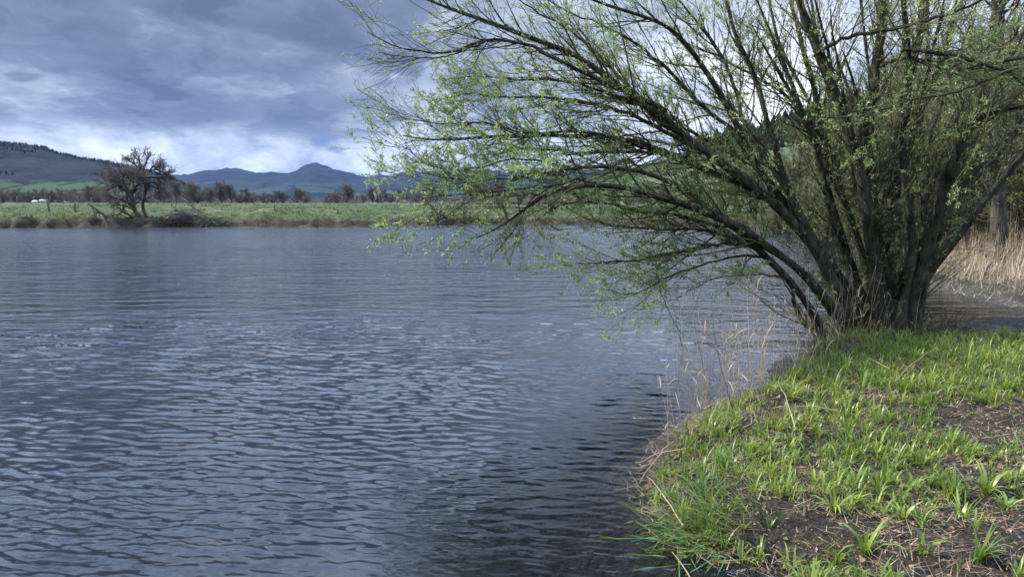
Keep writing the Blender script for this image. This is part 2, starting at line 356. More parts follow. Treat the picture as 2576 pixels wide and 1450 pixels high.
# ------------------------------------------------------------------ world: cloudy spring sky
SUN_EL, SUN_AZ = 42.0, -78.0   # azimuth measured from +Y towards +X
def build_world():
    w = bpy.data.worlds.new("World"); sc.world = w; w.use_nodes = True; w.node_tree.nodes.clear()
    t = NT(w); out = t.add('ShaderNodeOutputWorld')
    D = t.add('ShaderNodeTexCoord').outputs['Generated']; D = t.vmath('NORMALIZE', D)
    s = t.add('ShaderNodeSeparateXYZ', None, Vector=D); z = s.outputs[2]
    za = t.math('MAXIMUM', z, 0.0)
    inv = t.math('DIVIDE', 1.0, t.math('ADD', za, 0.16))
    pl = t.add('ShaderNodeCombineXYZ', None, X=t.math('MULTIPLY', s.outputs[0], inv), Y=t.math('MULTIPLY', s.outputs[1], inv), Z=t.math('MULTIPLY', z, 1.2)).outputs[0]
    warp = t.add('ShaderNodeTexNoise', None, Vector=pl, Scale=1.6, Detail=4.0, Roughness=0.55).outputs['Color']
    warp = t.vmath('SUBTRACT', warp, (0.5, 0.5, 0.5))
    wv = t.vmath('MULTIPLY', warp, (0.9, 0.9, 0.9))
    pw = t.vmath('ADD', pl, wv)
    n1 = t.noise(pw, 1.5, 9, 0.52); n2 = t.noise(t.vmath('ADD', t.vmath('MULTIPLY', D, (7.5, 7.5, 8.5)), wv), 0.9, 9, 0.6)
    D2 = t.vmath('ADD', t.vmath('MULTIPLY', D, (1, 1, 1.9)), t.vmath('MULTIPLY', warp, (0.16, 0.10, 0.10)))
    n3 = t.noise(t.vmath('ADD', t.vmath('MULTIPLY', D, (4.2, 4.2, 5.6)), t.vmath('MULTIPLY', wv, (1.4, 1.4, 1.4))), 1.0, 10, 0.56, 0.5)
    L = t.math('ADD', 0.33, t.math('MULTIPLY', t.math('SUBTRACT', t.map(n1, 0.36, 0.62), 0.5), 0.18))
    L = t.math('ADD', L, t.math('MULTIPLY', t.math('SUBTRACT', t.map(n3, 0.40, 0.60), 0.5), 0.36))
    L = t.math('ADD', L, t.math('MULTIPLY', t.math('SUBTRACT', n2, 0.5), 0.62))
    def blob(px, py, rad, amp):
        nonlocal L
        d = ray(px, py); d = d / np.linalg.norm(d); d[2] *= 1.9
        ds = t.vmath('DISTANCE', D2, tuple(d), out=1)
        L = t.math('ADD', L, t.map(ds, math.radians(rad), 0.0, 0.0, amp))
    for b in BLOBS: blob(*b)
    # bright band of far cloud near the horizon (its ragged lower deck edge comes from the noise)
    ze = t.math('ADD', z, t.math('MULTIPLY', t.math('SUBTRACT', n1, 0.5), 0.055))
    ze = t.math('ADD', ze, t.math('MULTIPLY', t.math('SUBTRACT', n2, 0.5), 0.03))
    band = t.map(ze, 0.106, 0.070)
    puff = t.noise(t.vmath('MULTIPLY', D, (1, 1, 1.9)), 9, 9, 0.62, 0.25)
    bandL = t.math('ADD', 0.71, t.math('MULTIPLY', t.math('SUBTRACT', puff, 0.5), 1.6))
    L = t.math('ADD', t.math('MULTIPLY', L, t.math('SUBTRACT', 1.0, band)), t.math('MULTIPLY', bandL, band))
    # cover above the frame brightened, added to lift the water's reflections
    L = t.math('ADD', L, t.map(z, 0.22, 0.46, 0.0, 0.60))
    c = t.ramp(L, [(0.0, (0.085, 0.114, 0.178)), (0.30, (0.152, 0.190, 0.275)), (0.50, (0.268, 0.314, 0.408)), (0.72, (0.45, 0.50, 0.60)), (0.9, (0.66, 0.71, 0.80)), (1.0, (0.86, 0.89, 0.94))])
    sky = t.add('ShaderNodeTexSky', {'sky_type': 'NISHITA', 'sun_disc': False, 'sun_elevation': R(SUN_EL), 'sun_rotation': R(SUN_AZ % 360), 'air_density': 1.0, 'dust_density': 1.0})
    if 'Vector' in sky.inputs: t.l.new(t.vmath('ADD', D, (0, 0, 0.55)), sky.inputs['Vector'])
    gd = ray(835, 366); gd = gd / np.linalg.norm(gd); gd[2] *= 1.9
    gap = t.math('MULTIPLY', t.map(t.vmath('DISTANCE', D2, tuple(gd), out=1), 0.020, 0.006), t.map(puff, 0.58, 0.42))
    clear = t.vmath('SCALE', sky.outputs[0]); clear.node.inputs['Scale'].default_value = 0.075
    c = t.mix(t.map(z, 0.25, 0.5), c, t.mix(1.0, c, (0.72, 0.91, 1.23), 'MULTIPLY'))  # blue tint added above the frame, to cool the water's reflections
    cl = t.vmath('SCALE', c); cl.node.inputs['Scale'].default_value = CLOUD
    t.put(cl.node.inputs['Scale'], t.math('ADD', CLOUD, t.math('MULTIPLY', t.map(s.outputs[1], -0.15, 0.35, 0.15, 1.0), t.map(z, 0.24, 0.55, 0.0, CLOUD * 1.5)))) # extra brightness added to the unseen sky ahead, for the water to reflect
    fin = t.mix(gap, cl, clear)
    bg = t.add('ShaderNodeBackground', None, Color=fin, Strength=1.0); t.l.new(bg.outputs[0], out.inputs[0])
CLOUD = 0.90
BLOBS = [(330, 70, 6, .10), (700, 60, 9, .06), (1180, 60, 6, .12), (850, 200, 6, .34), (1050, 330, 7, .22), (90, 180, 8, .16), (60, 330, 6, .10),
         (560, 20, 9, -.22), (300, 160, 10, -.08), (480, 210, 10, -.14), (430, 330, 9, -.16), (850, 110, 7, -.12), (900, 330, 7, -.10), (560, 330, 6, -.08), (60, 40, 6, -.06),
         (1650, 330, 16, .42), (1900, 200, 16, .30), (2050, 330, 12, .2), (1500, 60, 12, .16), (2450, 100, 14, .25)]
build_world()
sl = bpy.data.lights.new("sun", 'SUN'); sl.energy = 5.0; sl.angle = R(0.5); sl.color = (1.0, 0.945, 0.86)
so = bpy.data.objects.new("sun", sl); col.objects.link(so)
ce = math.cos(R(SUN_EL)); sdir = Vector((math.sin(R(SUN_AZ)) * ce, math.cos(R(SUN_AZ)) * ce, math.sin(R(SUN_EL))))
so.rotation_euler = (-sdir).to_track_quat('-Z', 'Y').to_euler(); so.location = (-20, 10, 30)

# ------------------------------------------------------------------ land and river
def P2(px, py): g = ong(px, py); return (g[0], g[1])
shore = [(3.2, -60), (1.6, -8), (1.0, 0.6), (1.30, 2.2)]
shore += [P2(*p) for p in [(2010, 1450), (1850, 1400), (1735, 1345), (1660, 1290), (1640, 1240), (1668, 1190), (1690, 1150), (1730, 1090), (1800, 1040), (1890, 995), (1960, 950), (2040, 905), (2095, 875), (2150, 862), (2230, 852), (2330, 838), (2450, 832), (2575, 828), (2800, 822), (3300, 815)]]
shore += [P2(*p) for p in [(3300, 790), (2800, 785), (2575, 778), (2520, 772), (2450, 752), (2380, 738), (2330, 725), (2290, 700), (2240, 665), (2180, 635), (2110, 606), (2020, 585), (1900, 573)]]
shore += [(24, 56), (15, 62.5), (6, 63), (-2, 62.5), (-9, 61), (-12, 58), (-16, 57.5), (-22, 58.5), (-28, 58), (-36, 56.5), (-44, 55), (-60, 52), (-90, 44), (-160, 20), (-200, -60)]
SH = np.array(shore)
def sdf(x, y):
    """signed distance to the river outline, positive on land"""
    p = np.stack([x.ravel(), y.ravel()], 1); best = np.full(len(p), 1e18); ins = np.zeros(len(p), bool)
    for a, b in zip(SH, np.roll(SH, -1, 0)):
        e = b - a; w = p - a
        q = np.clip((w @ e) / (e @ e), 0, 1)[:, None] * e
        best = np.minimum(best, ((w - q) ** 2).sum(1))
        c = ((a[1] <= p[:, 1]) != (b[1] <= p[:, 1]))
        xi = a[0] + (p[:, 1] - a[1]) * e[0] / (e[1] if abs(e[1]) > 1e-9 else 1e-9)
        ins ^= c & (p[:, 0] < xi)
    return (np.sqrt(best) * np.where(ins, -1, 1)).reshape(x.shape)

def height(x, y):
    d = sdf(x, y)
    d = d + nA(x * 0.9, y * 0.9, 3) * np.clip(np.hypot(x, y) * 0.05, 0.12, 1.4)
    d = d + (nB(x * 3.5, y * 3.5, 3) * .16) * sstep(22, 12, y)
    near = sstep(45, 28, y)                      # 1 on the near bank and the reed bed, 0 on the far bank
    left = sstep(-8, -26, x)
    zn = 0.20 * sstep(0, 0.45, d) + (nA(x * 7, y * 7, 4) * .055 + nB(x * 19, y * 19, 3) * .026) * sstep(-.02, .15, d) * sstep(16, 9, y) + 0.012 * np.clip(d, 0, 12) + nB(x * 2.2, y * 2.2, 4) * 0.05 * sstep(0, .5, d) + nC(x * 0.4, y * 0.4, 2) * 0.08 * sstep(0, 3, d)
    zf = (0.50 + 0.22 * left) * sstep(0, 1.0, d) + (0.46) * sstep(1.5, 9, d) + 0.35 * sstep(9, 30, d)
    zf = zf + (nB(x * 0.9, y * 0.9, 4) * 0.42 + nC(x * 0.28, y * 0.28, 2) * 0.35) * sstep(0, 2.0, d) * sstep(260, 60, y)
    zr = sstep(24, 70, x) * sstep(18, 60, y) * 14.0 * sstep(0, 20, d)       # the wooded slope on the right
    d = d
    land = zn * near + zf * (1 - near) + zr
    bed = -0.30 * sstep(0, 0.9, -d) - 0.20 * np.clip(-d, 0, 5.5) + nB(x * 1.7, y * 1.7, 3) * 0.05
    return np.where(d > 0, land, bed) + sstep(-0.1, 0.1, d) * 0.01

def gh(x, y):
    x = np.atleast_1d(np.asarray(x, float)); y = np.atleast_1d(np.asarray(y, float)); return height(x, y)

def polar_grid(angs, rads):
    A, Rr = np.meshgrid(angs, rads, indexing='ij'); return np.sin(A) * Rr, np.cos(A) * Rr
def grid_faces(n, m, wrap=False):
    idx = np.arange(n * m).reshape(n, m)
    if wrap: idx = np.concatenate([idx, idx[:1]], 0)
    return np.stack([idx[:-1, :-1], idx[:-1, 1:], idx[1:, 1:], idx[1:, :-1]], -1).reshape(-1, 4)

angs = np.concatenate([np.linspace(-50, 50, 560), np.linspace(50, 310, 90)[1:-1]]) * np.pi / 180
rads = np.concatenate([np.geomspace(0.05, 2.2, 14)[:-1], np.geomspace(2.2, 18, 210)[:-1], np.geomspace(18, 55, 60)[:-1], np.geomspace(55, 110, 170)[:-1], np.geomspace(110, 15000, 60)])
gx, gy = polar_grid(angs, rads)
gz = height(gx, gy)
g = mk('ground', np.stack([gx, gy, gz], -1).reshape(-1, 3), grid_faces(len(angs), len(rads), True)[:, ::-1], M['ground'])
tag(g, kind='structure')

# the river: a body of water with real waves on top
def build_water():
    A = np.concatenate([np.linspace(-48, 48, 1000), np.linspace(48, 312, 60)[1:-1]]) * np.pi / 180
    Rr = np.concatenate([np.linspace(0.2, 2.6, 20)[:-1], 1 / np.linspace(1 / 2.6, 1 / 150, 620)])
    Rr = np.concatenate([Rr, [220, 400]])
    x, y = polar_grid(A, Rr)
    rr = np.hypot(x, y); sp_ = np.maximum(np.gradient(Rr)[None, :] * np.ones_like(x), 0.01)
    wr = np.random.default_rng(5); h = np.zeros_like(x)
    gust = 0.80 + 1.5 * nA(x * 0.16 + 4, y * 0.35, 3); 
    for i in range(64):
        lam = 0.045 * (6.5 ** wr.random()); ang = wr.normal(R(80), R(15)) + (R(10) if lam > .3 else 0)
        k = 2 * np.pi / lam; amp = lam * 0.0062 * (1.6 if lam < 0.16 else 1.0)
        ph = wr.random() * 6.28
        px = x + nB(x * .5 + i, y * .5, 2) * lam * 1.1; py = y + nC(x * .5, y * .5 + i, 2) * lam * 1.1
        a = k * (np.cos(ang) * px + np.sin(ang) * py) + ph
        env = 0.55 + 0.9 * (nA(x / (lam * 6) + 3.1 * i, y / (lam * 5) + 1.7 * i, 2) + 0.25)
        fade = sstep(1.15, 0.5, sp_ * 2.0 / lam)
        h += amp * fade * np.clip(env, 0, 2) * (np.sin(a) + 0.22 * np.cos(2 * a))
    h *= gust * (0.55 + 0.45 * sstep(0, 1.2, -sdf(x, y))) 
    h[np.hypot(x, y) > 140] = 0
    v = np.stack([x, y, h], -1); n, m = x.shape
    rim = v[:, -1].copy(); rim[:, 2] = -3.0
    V = np.concatenate([v.reshape(-1, 3), rim, [[0, 0, 0.0], [0, 0, -3.0]]])
    f = grid_faces(n, m, True)[:, ::-1]
    i = np.arange(n); j = (i + 1) % n; o = n * m
    side = np.stack([i * m + m - 1, j * m + m - 1, o + j, o + i], -1)[:, ::-1]
    top = np.stack([i * m, np.full(n, o + n), j * m], -1)[:, ::-1]
    bot = np.stack([o + i, o + j, np.full(n, o + n + 1)], -1)
    w = mk('water', V, [f, side, top, bot], M['water']); tag(w, kind='structure')
build_water()

# hills ----------------------------------------------------------------------
def hill(name, prof, dist, depth, base_y, m, rough=6.0, seed=4, back=1.0, nx=360, ny=90, zbase=0.8, slant=0.0):
    prof = np.array(prof, float); xs = np.linspace(prof[0, 0], prof[-1, 0], nx); ys = np.interp(xs, prof[:, 0], prof[:, 1])
    X = np.zeros((nx, ny)); Y = np.zeros((nx, ny)); Z = np.zeros((nx, ny)); nz = Noise(seed)
    for i, (px, py) in enumerate(zip(xs, ys)):
        dd = dist * (1 + slant * (i / nx - .5)); c = at(px, py, dd); H = c[2] - zbase; dx = c[0] / dd
        s = np.linspace(-1, 1, ny); Yv = dd + np.where(s < 0, s * depth, s * depth * back)
        prof_ = np.where(s < 0, (1 - np.abs(s)) ** 1.15, (1 - np.abs(s)) ** 1.3)
        X[i] = dx * dd + (Yv - dd) * dx * 0.9; Y[i] = Yv; Z[i] = zbase - 1 + (H + 1) * prof_
    crag = nz(X / rough / 5 + 3, Y * 0 + 2, 4, .6) * rough * (1.2 if name == 'hills' else 0.0) * np.clip((Z - zbase) / (rough * 5), 0, 1) * np.exp(-((np.arange(ny) - (ny - 1) / 2) / 9) ** 2)[None, :]
    Z = Z + crag
    bump = nz(X / rough / 14 + 9, Y / rough / 14, 5, 0.55) * rough * 2.0
    k = np.clip((Z - zbase) / (rough * 4), 0, 1) * (1 - np.exp(-((np.arange(ny) - (ny - 1) / 2) / 2.5) ** 2))[None, :]
    Z = Z + bump * k + nz(X / rough, Y / rough, 3) * rough * 0.12 * np.clip((Z - zbase) / rough, 0, 1)
    o = mk(name, np.stack([X, Y, Z], -1).reshape(-1, 3), grid_faces(nx, ny)[:, ::-1], m); tag(o, kind='structure')
    return X, Y, Z
far_m = hill_mat('far hills', (0.004, 0.007, 0.011), (0.012, 0.013, 0.016), (0.026, 0.040, 0.026), 0.95, (40, 210), 0.0034)  # cloud shadow is put into these colours, darker than the cover itself
left_m = hill_mat('left hill', (0.006, 0.009, 0.012), (0.014, 0.0145, 0.019), (0.06, 0.11, 0.03), 0.0, (0, 40), 0.006, True)  # darkened the same way, standing in for cloud shadow on this hill
right_m = hill_mat('right hill', (0.018, 0.024, 0.012), (0.060, 0.052, 0.032), (0.05, 0.095, 0.025), 0.8, (6, 38), 0.012)
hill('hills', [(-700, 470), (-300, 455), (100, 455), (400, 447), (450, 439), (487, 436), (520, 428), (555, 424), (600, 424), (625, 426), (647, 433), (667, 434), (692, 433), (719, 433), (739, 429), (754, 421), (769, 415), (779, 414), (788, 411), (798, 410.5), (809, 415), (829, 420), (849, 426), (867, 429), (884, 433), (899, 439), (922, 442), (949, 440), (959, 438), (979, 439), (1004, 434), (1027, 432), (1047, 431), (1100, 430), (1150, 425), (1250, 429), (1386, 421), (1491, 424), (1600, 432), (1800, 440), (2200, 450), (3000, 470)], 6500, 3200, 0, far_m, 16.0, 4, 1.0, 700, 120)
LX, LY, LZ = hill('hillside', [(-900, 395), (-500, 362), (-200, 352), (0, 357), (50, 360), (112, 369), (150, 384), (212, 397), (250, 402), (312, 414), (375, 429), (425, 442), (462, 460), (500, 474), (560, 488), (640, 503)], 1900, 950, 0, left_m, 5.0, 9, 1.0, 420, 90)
RX, RY, RZ = hill('slope', [(1180, 504), (1300, 486), (1400, 470), (1480, 448), (1600, 418), (1700, 392), (1780, 368), (1850, 352), (1920, 338), (1980, 318), (2050, 292), (2150, 262), (2250, 232), (2350, 205), (2500, 190), (2800, 180), (3300, 200)], 420, 240, 0, right_m, 2.5, 12, 1.0, 360, 90)

# the green fields low on the left hill: turf sheets laid on its lower slope
def patch(name, poly, dist_y, m, lift=0.0):
    """a low swelling of pasture in front of the hill, bounded by an outline"""
    poly = np.array(poly, float); n = 60; xs = np.linspace(poly[:, 0].min(), poly[:, 0].max(), n)
    top = np.interp(xs, poly[:, 0], poly[:, 1]); K = 14; V = np.zeros((n, K, 3))
    for i in range(n):
        a = at(xs[i], top[i], dist_y)
        for k in range(K):
            q = k / (K - 1); Yq = dist_y + 60 - q * 380
            zq = 0.5 + (a[2] - 0.5) * (1 - np.clip(q - 0.16, 0, 1) / 0.84) ** 1.2 if q > 0.158 else a[2] - (0.158 - q) * 160
            V[i, k] = (a[0] / dist_y * Yq, Yq, zq)
    o = mk(name, V.reshape(-1, 3), grid_faces(n, K)[:, ::-1], m); tag(o, kind='structure'); return o
def pasture_mat():
    m, t, out = new_mat('pasture'); P = pos(t)
    n = t.noise(P, 0.012, 4, 0.6); n2 = t.noise(P, 0.15, 5, 0.7)
    c = t.mix(t.map(n, 0.4, 0.6), (0.065, 0.12, 0.03), (0.11, 0.19, 0.045)); c = t.mix(t.math('MULTIPLY', n2, 0.4), c, (0.05, 0.08, 0.02))
    bs = t.add('ShaderNodeBsdfPrincipled', None, Base_Color=c, Roughness=0.95); bs.inputs['Specular IOR Level'].default_value = .05
    t.l.new(bs.outputs[0], out.inputs[0]); return m
M['pasture'] = pasture_mat()
if 0: patch('pasture', [(-500, 470), (0, 473), (22, 464), (60, 451), (120, 449), (170, 455), (230, 461), (300, 468), (380, 480), (430, 492), (470, 503)], 1300, M['pasture'])

# distant woods as one mass
def conifers(pts, hmin, hmax, name, label=None):
    pts = np.asarray(pts); n = len(pts); V, Q = [], []
    hh = rng.uniform(hmin, hmax, n); w = hh * rng.uniform(0.17, 0.30, n); S = 6
    th = np.arange(S) * 2 * np.pi / S
    levels = [(0.02, 0.6), (0.25, 1.0), (0.55, 0.62), (0.58, 0.75), (0.85, 0.25), (1.0, 0.02)]
    v = np.zeros((n, len(levels), S, 3))
    for k, (hz, wr) in enumerate(levels):
        jit = rng.uniform(0.75, 1.25, (n, S))
        v[:, k, :, 0] = pts[:, 0, None] + np.cos(th)[None] * w[:, None] * wr * jit
        v[:, k, :, 1] = pts[:, 1, None] + np.sin(th)[None] * w[:, None] * wr * jit
        v[:, k, :, 2] = pts[:, 2, None] + hh[:, None] * hz - 0.4
    idx = np.arange(n * len(levels) * S).reshape(n, len(levels), S)
    a = idx[:, :-1]; b = np.roll(a, -1, 2); c = idx[:, 1:]; d = np.roll(c, -1, 2)
    o = mk(name, v.reshape(-1, 3), np.stack([a, b, d, c], -1).reshape(-1, 4), M['conifer'], smooth=False)
    tag(o, kind='stuff'); return o
def scatter_on(X, Y, Z, n, cond, seed=1):
    r2 = np.random.default_rng(seed); i = r2.integers(0, X.shape[0] - 1, n); j = r2.integers(0, X.shape[1] - 1, n); f = r2.random((n, 2))
    p = np.stack([a[i, j] * (1 - f[:, 0]) * (1 - f[:, 1]) + a[i + 1, j] * f[:, 0] * (1 - f[:, 1]) + a[i, j + 1] * (1 - f[:, 0]) * f[:, 1] + a[i + 1, j + 1] * f[:, 0] * f[:, 1] for a in (X, Y, Z)], 1)
    k = (j / X.shape[1]); return p[cond(p, k)]
q = scatter_on(LX, LY, LZ, 42000, lambda p, k: (k > .06) & (k < .53) & ((nC(p[:, 0] / 200, p[:, 1] / 90, 3) > 0.22) | (k > .44)) & (p[:, 2] > 44 + 14 * nA(p[:, 0] / 90, p[:, 1] / 90, 2)), 3)
o = conifers(q, 3.5, 7, 'forest')
q = scatter_on(RX, RY, RZ, 9000, lambda p, k: (k > .3) & (k < .53) & (nC(p[:, 0] / 60, p[:, 1] / 60, 3) > 0.02) & (p[:, 0] > 95), 4)
if len(q): conifers(q, 5, 11, 'forest')

# ------------------------------------------------------------------ bare far trees
def bare_tree(seed, h=8.0, spreadx=1.0, stems=1, twigs=1500, tw_r=0.018, low=0.25, thick=0.22, droop=0.0, dens=1.0):
    global rng
    keep = rng; rng = np.random.default_rng(seed)
    K = 7; P = np.zeros((stems, K, 3)); r = np.zeros((stems, K))
    for s in range(stems):
        d = np.array([rng.normal(0, 0.30 if stems > 1 else 0.08), rng.normal(0, 0.30 if stems > 1 else 0.08), 1.0])
        p = np.array([rng.normal(0, .1) if stems > 1 else 0, 0, -0.3])
        for k in range(K):
            P[s, k] = p; r[s, k] = thick * (1 - 0.8 * k / (K - 1)); d = norm(d + rng.normal(0, .10, 3)); p = p + d * (h * 0.72 / (K - 1))
    b1 = spawn(P, r, int(30 * stems ** .6), low, 0.98, 0.85, h * 0.42 * spreadx, 7, 0.09, 0.16, 0.6, 0.25)
    b2 = spawn(b1[0], b1[1], int(210 * dens), 0.2, 1.0, 0.65, h * 0.20, 6, 0.05 - droop, 0.2, 0.6, 0.3)
    b3 = spawn(b2[0], b2[1], int(twigs * 0.35), 0.2, 1.0, 0.6, h * 0.10, 4, 0.03 - droop, 0.22, 0.7, 0.5)
    b4 = spawn(b3[0], b3[1], int(twigs * 0.65), 0.1, 1.0, 0.6, h * 0.07, 3, 0.02 - droop, 0.2, 0.8, 0.6)
    tr = tubes([(P, r), b1[:2]], 6)
    for b in (b3, b4): b[1][:] = np.maximum(b[1], tw_r)
    b2[1][:] = np.maximum(b2[1], tw_r * 1.3)
    tw = tubes([b2[:2]], 4); tw2 = tubes([b3[:2], b4[:2]], 3)
    rng = keep; return tr, join(tw, tw2), b4[0]

protos = {}
def proto_tree(key, tree, name, trunk_mat, twig_mat, leafn=0, loc=(0, 0, 0)):
    tr, tw, tips = tree
    e = empty(name, loc, '', 'tree')
    mk('trunk', *tr, trunk_mat, e); mk('crown', *tw, twig_mat, e)
    if leafn:
        lv = leaves(tips, leafn, 0.05, 0.022, 0, 4); mk('leaves', *lv, M['wood_leaf'], e)
    protos[key] = [e, False]
def put_tree(key, loc, s, rz, label, cat='tree', group=None, sz=None):
    e, used = protos[key]
    if used:
        c = e.copy(); col.objects.link(c)
        for ch in e.children:
            k = ch.copy(); col.objects.link(k); k.parent = c
        e = c
    else: protos[key][1] = True
    e.location = tuple(float(v) for v in loc); e.scale = (s, s, sz or s); e.rotation_euler = (0, 0, rz)
    e['label'] = label; e['category'] = cat
    if group: e['group'] = group
    elif 'group' in e: del e['group']
    return e

proto_tree('round', bare_tree(11, 9, 1.1, 1, 6500, 0.014, 0.15, 0.22), 'bare_tree', M['bare_bark'], M['brown_twig'])
proto_tree('tall', bare_tree(12, 9, 0.8, 1, 5000, 0.014, 0.25, 0.24), 'bare_tree', M['bare_bark'], M['brown_twig'])
proto_tree('wide', bare_tree(13, 7, 1.2, 3, 6000, 0.014, 0.10, 0.14), 'bare_tree', M['bare_bark'], M['brown_twig'])
proto_tree('bush', bare_tree(14, 4, 1.3, 6, 4200, 0.011, 0.03, 0.05), 'bare_shrub', M['bare_bark'], M['brown_twig'])

# (pixel x, pixel y of top, distance, prototype, height of prototype)
PH = {}
for k_ in ('round', 'tall', 'wide', 'bush'):
    zz_ = np.array([v.co.z for v in protos[k_][0].children[1].data.vertices]); PH[k_] = float(np.percentile(zz_, 98))
line = [(8, 488, 330, 'bush'), (38, 484, 340, 'bush'), (70, 489, 330, 'bush'), (100, 485, 335, 'bush'), (128, 488, 330, 'bush'), (155, 484, 340, 'bush'), (182, 486, 330, 'wide'), (212, 483, 320, 'wide'), (238, 480, 300, 'wide'),
        (418, 478, 270, 'wide'), (445, 470, 260, 'tall'), (472, 474, 255, 'wide'), (500, 477, 250, 'wide'), (530, 481, 250, 'round'), (556, 470, 260, 'round'), (582, 476, 265, 'tall'), (606, 486, 270, 'wide'),
        (634, 492, 280, 'bush'), (662, 494, 290, 'bush'), (686, 489, 290, 'wide'), (712, 492, 290, 'bush'), (748, 482, 280, 'round'), (772, 488, 290, 'wide'), (822, 494, 300, 'wide'), (846, 490, 290, 'bush'),
        (873, 474, 275, 'round'), (892, 488, 290, 'wide'), (914, 494, 300, 'bush'), (936, 482, 280, 'round'), (958, 487, 285, 'wide'), (984, 495, 300, 'bush'), (1004, 488, 290, 'tall'), (1030, 493, 290, 'wide'), (1056, 484, 270, 'wide'), (1080, 478, 260, 'round'),
        (1210, 476, 200, 'wide'), (1240, 482, 210, 'round'), (1262, 474, 200, 'tall'), (1330, 486, 200, 'wide'), (1382, 490, 190, 'bush'), (1420, 494, 190, 'wide'), (1462, 493, 180, 'bush'), (1500, 490, 180, 'wide'), (1540, 494, 175, 'bush'), (1580, 490, 170, 'wide'), (1625, 488, 160, 'wide'), (1665, 484, 150, 'round'), (1700, 480, 150, 'wide')]
KIND = {'round': 'round-crowned bare brown tree', 'tall': 'upright bare brown tree', 'wide': 'spreading bare brown tree', 'bush': 'low bare brown bush'}
def where(px):
    if px < 270: return 'in the hedge below the green hill fields'
    if px < 640: return 'right of the driftwood heap'
    if px < 800: return 'beyond the fence, left of the mountain'
    if px < 1120: return 'beyond the fence, right of the mountain'
    return 'in the hedge seen through the willow'
cnt = {}
for i, (px, py, Y, k) in enumerate(line):
    b = at(px, 508, Y); top = at(px, py, Y)[2]; zb = 1.35
    s = (top - zb + .6) / PH[k] * 1.12
    cnt[(k, where(px))] = cnt.get((k, where(px)), 0) + 1
    seen = [q for q in line if q[3] == k and where(q[0]) == where(px)]
    n_ = len(seen); idx = [q[0] for q in seen].index(px)
    ordn = ['first', 'second', 'third', 'fourth', 'fifth', 'sixth', 'seventh', 'eighth'][idx]
    lab = f"{KIND[k]} {where(px)}" + (f", {ordn} from left" if n_ > 1 else '')
    wide_ = 1.25 if k in ('bush', 'wide') else 1.05
    e = put_tree(k, (b[0], Y, zb - 0.2), s * wide_, rng.uniform(0, 6.28), lab, 'bush' if k == 'bush' else 'tree', 'bare trees along the far meadow', sz=s)

# the hedge under the far trees, one brown mass
n = 15000; px_ = np.concatenate([rng.uniform(-200, 1130, 11000), rng.uniform(1130, 1800, 4000)]); Yh = np.where(px_ < 1130, 300 + 30 * np.sin(px_ / 90), 190) + rng.normal(0, 5, n); xh = (px_ - CX) / F * Yh
hh = (2.0 + 1.6 * np.clip(nA(px_ / 38, px_ * 0 + 2, 3) + .2, -.4, 1)) * np.where(px_ > 1130, .8, 1.0) * (0.5 + .9 * (nB(px_ / 160, px_ * 0, 2) > -.12)) * np.where((px_ > 640) & (px_ < 1130), .62, 1.0); K = 5; tp = np.zeros((n, K, 3)); tp[:, 0] = np.stack([xh, Yh, 1.0 + hh * rng.random(n) * .5], 1)
dd = norm(rng.normal(0, .5, (n, 3)) + [0, 0, .8])
for k in range(1, K): dd = norm(dd + rng.normal(0, .3, (n, 3)) + [0, 0, .1]); tp[:, k] = tp[:, k - 1] + dd * (hh * .16)[:, None]
tag(mk('hedgerow', *tubes([(tp, np.linspace(.045, .02, K)[None] * np.ones((n, 1)))], 3), M['brown_twig']), 'continuous bare brown hedge under the far trees', 'hedge', kind='stuff')

# the leaning pair of bare trees on the far bank
def path_limb(pts, K=14, wob=0.0):
    pts = np.array(pts, float); d = np.concatenate([[0], np.cumsum(np.linalg.norm(np.diff(pts, axis=0), axis=1))]); u = np.linspace(0, d[-1], K)
    q = np.stack([np.interp(u, d, pts[:, i]) for i in range(3)], 1)
    if K > 6:
        for _ in range(2): q[1:-1] = 0.25 * q[:-2] + 0.5 * q[1:-1] + 0.25 * q[2:]
    return q + (rng.normal(0, wob, q.shape) if wob else 0)
def limbs_px(specs, K=14, wob=0.0):
    P, r = [], []
    for pts, Y0, Y1, r0, r1 in specs:
        n = len(pts); L = np.array([0] + [math.dist(pts[i], pts[i + 1]) for i in range(n - 1)]).cumsum(); L /= L[-1]
        P.append(path_limb([at(p[0], p[1], Y0 + (Y1 - Y0) * t) for p, t in zip(pts, L)], K, wob)); r.append(np.linspace(1, 0, K) ** 0.8 * (r0 - r1) + r1)
    return np.array(P), np.array(r)
D0 = 59.5
specA = [([(372, 560), (358, 548), (340, 536), (336, 520), (337, 500), (333, 485), (318, 476), (305, 470)], D0, D0, .19, .06),
         ([(336, 505), (328, 490), (318, 478), (300, 462), (285, 448)], D0, D0 - 1, .2, .05), ([(333, 485), (337, 470), (328, 455), (330, 435)], D0, D0 + 1, .18, .04),
         ([(318, 476), (296, 470), (275, 468), (258, 458)], D0, D0 + .8, .14, .03), ([(330, 480), (345, 470), (352, 455), (350, 440)], D0, D0 - .6, .12, .03),
         ([(325, 482), (310, 462), (308, 440), (300, 425)], D0, D0, .15, .03), ([(310, 470), (290, 452), (278, 436)], D0, D0 - .5, .12, .03),
         ([(335, 508), (318, 507), (300, 502), (280, 500)], D0, D0 - 1, .09, .03)]
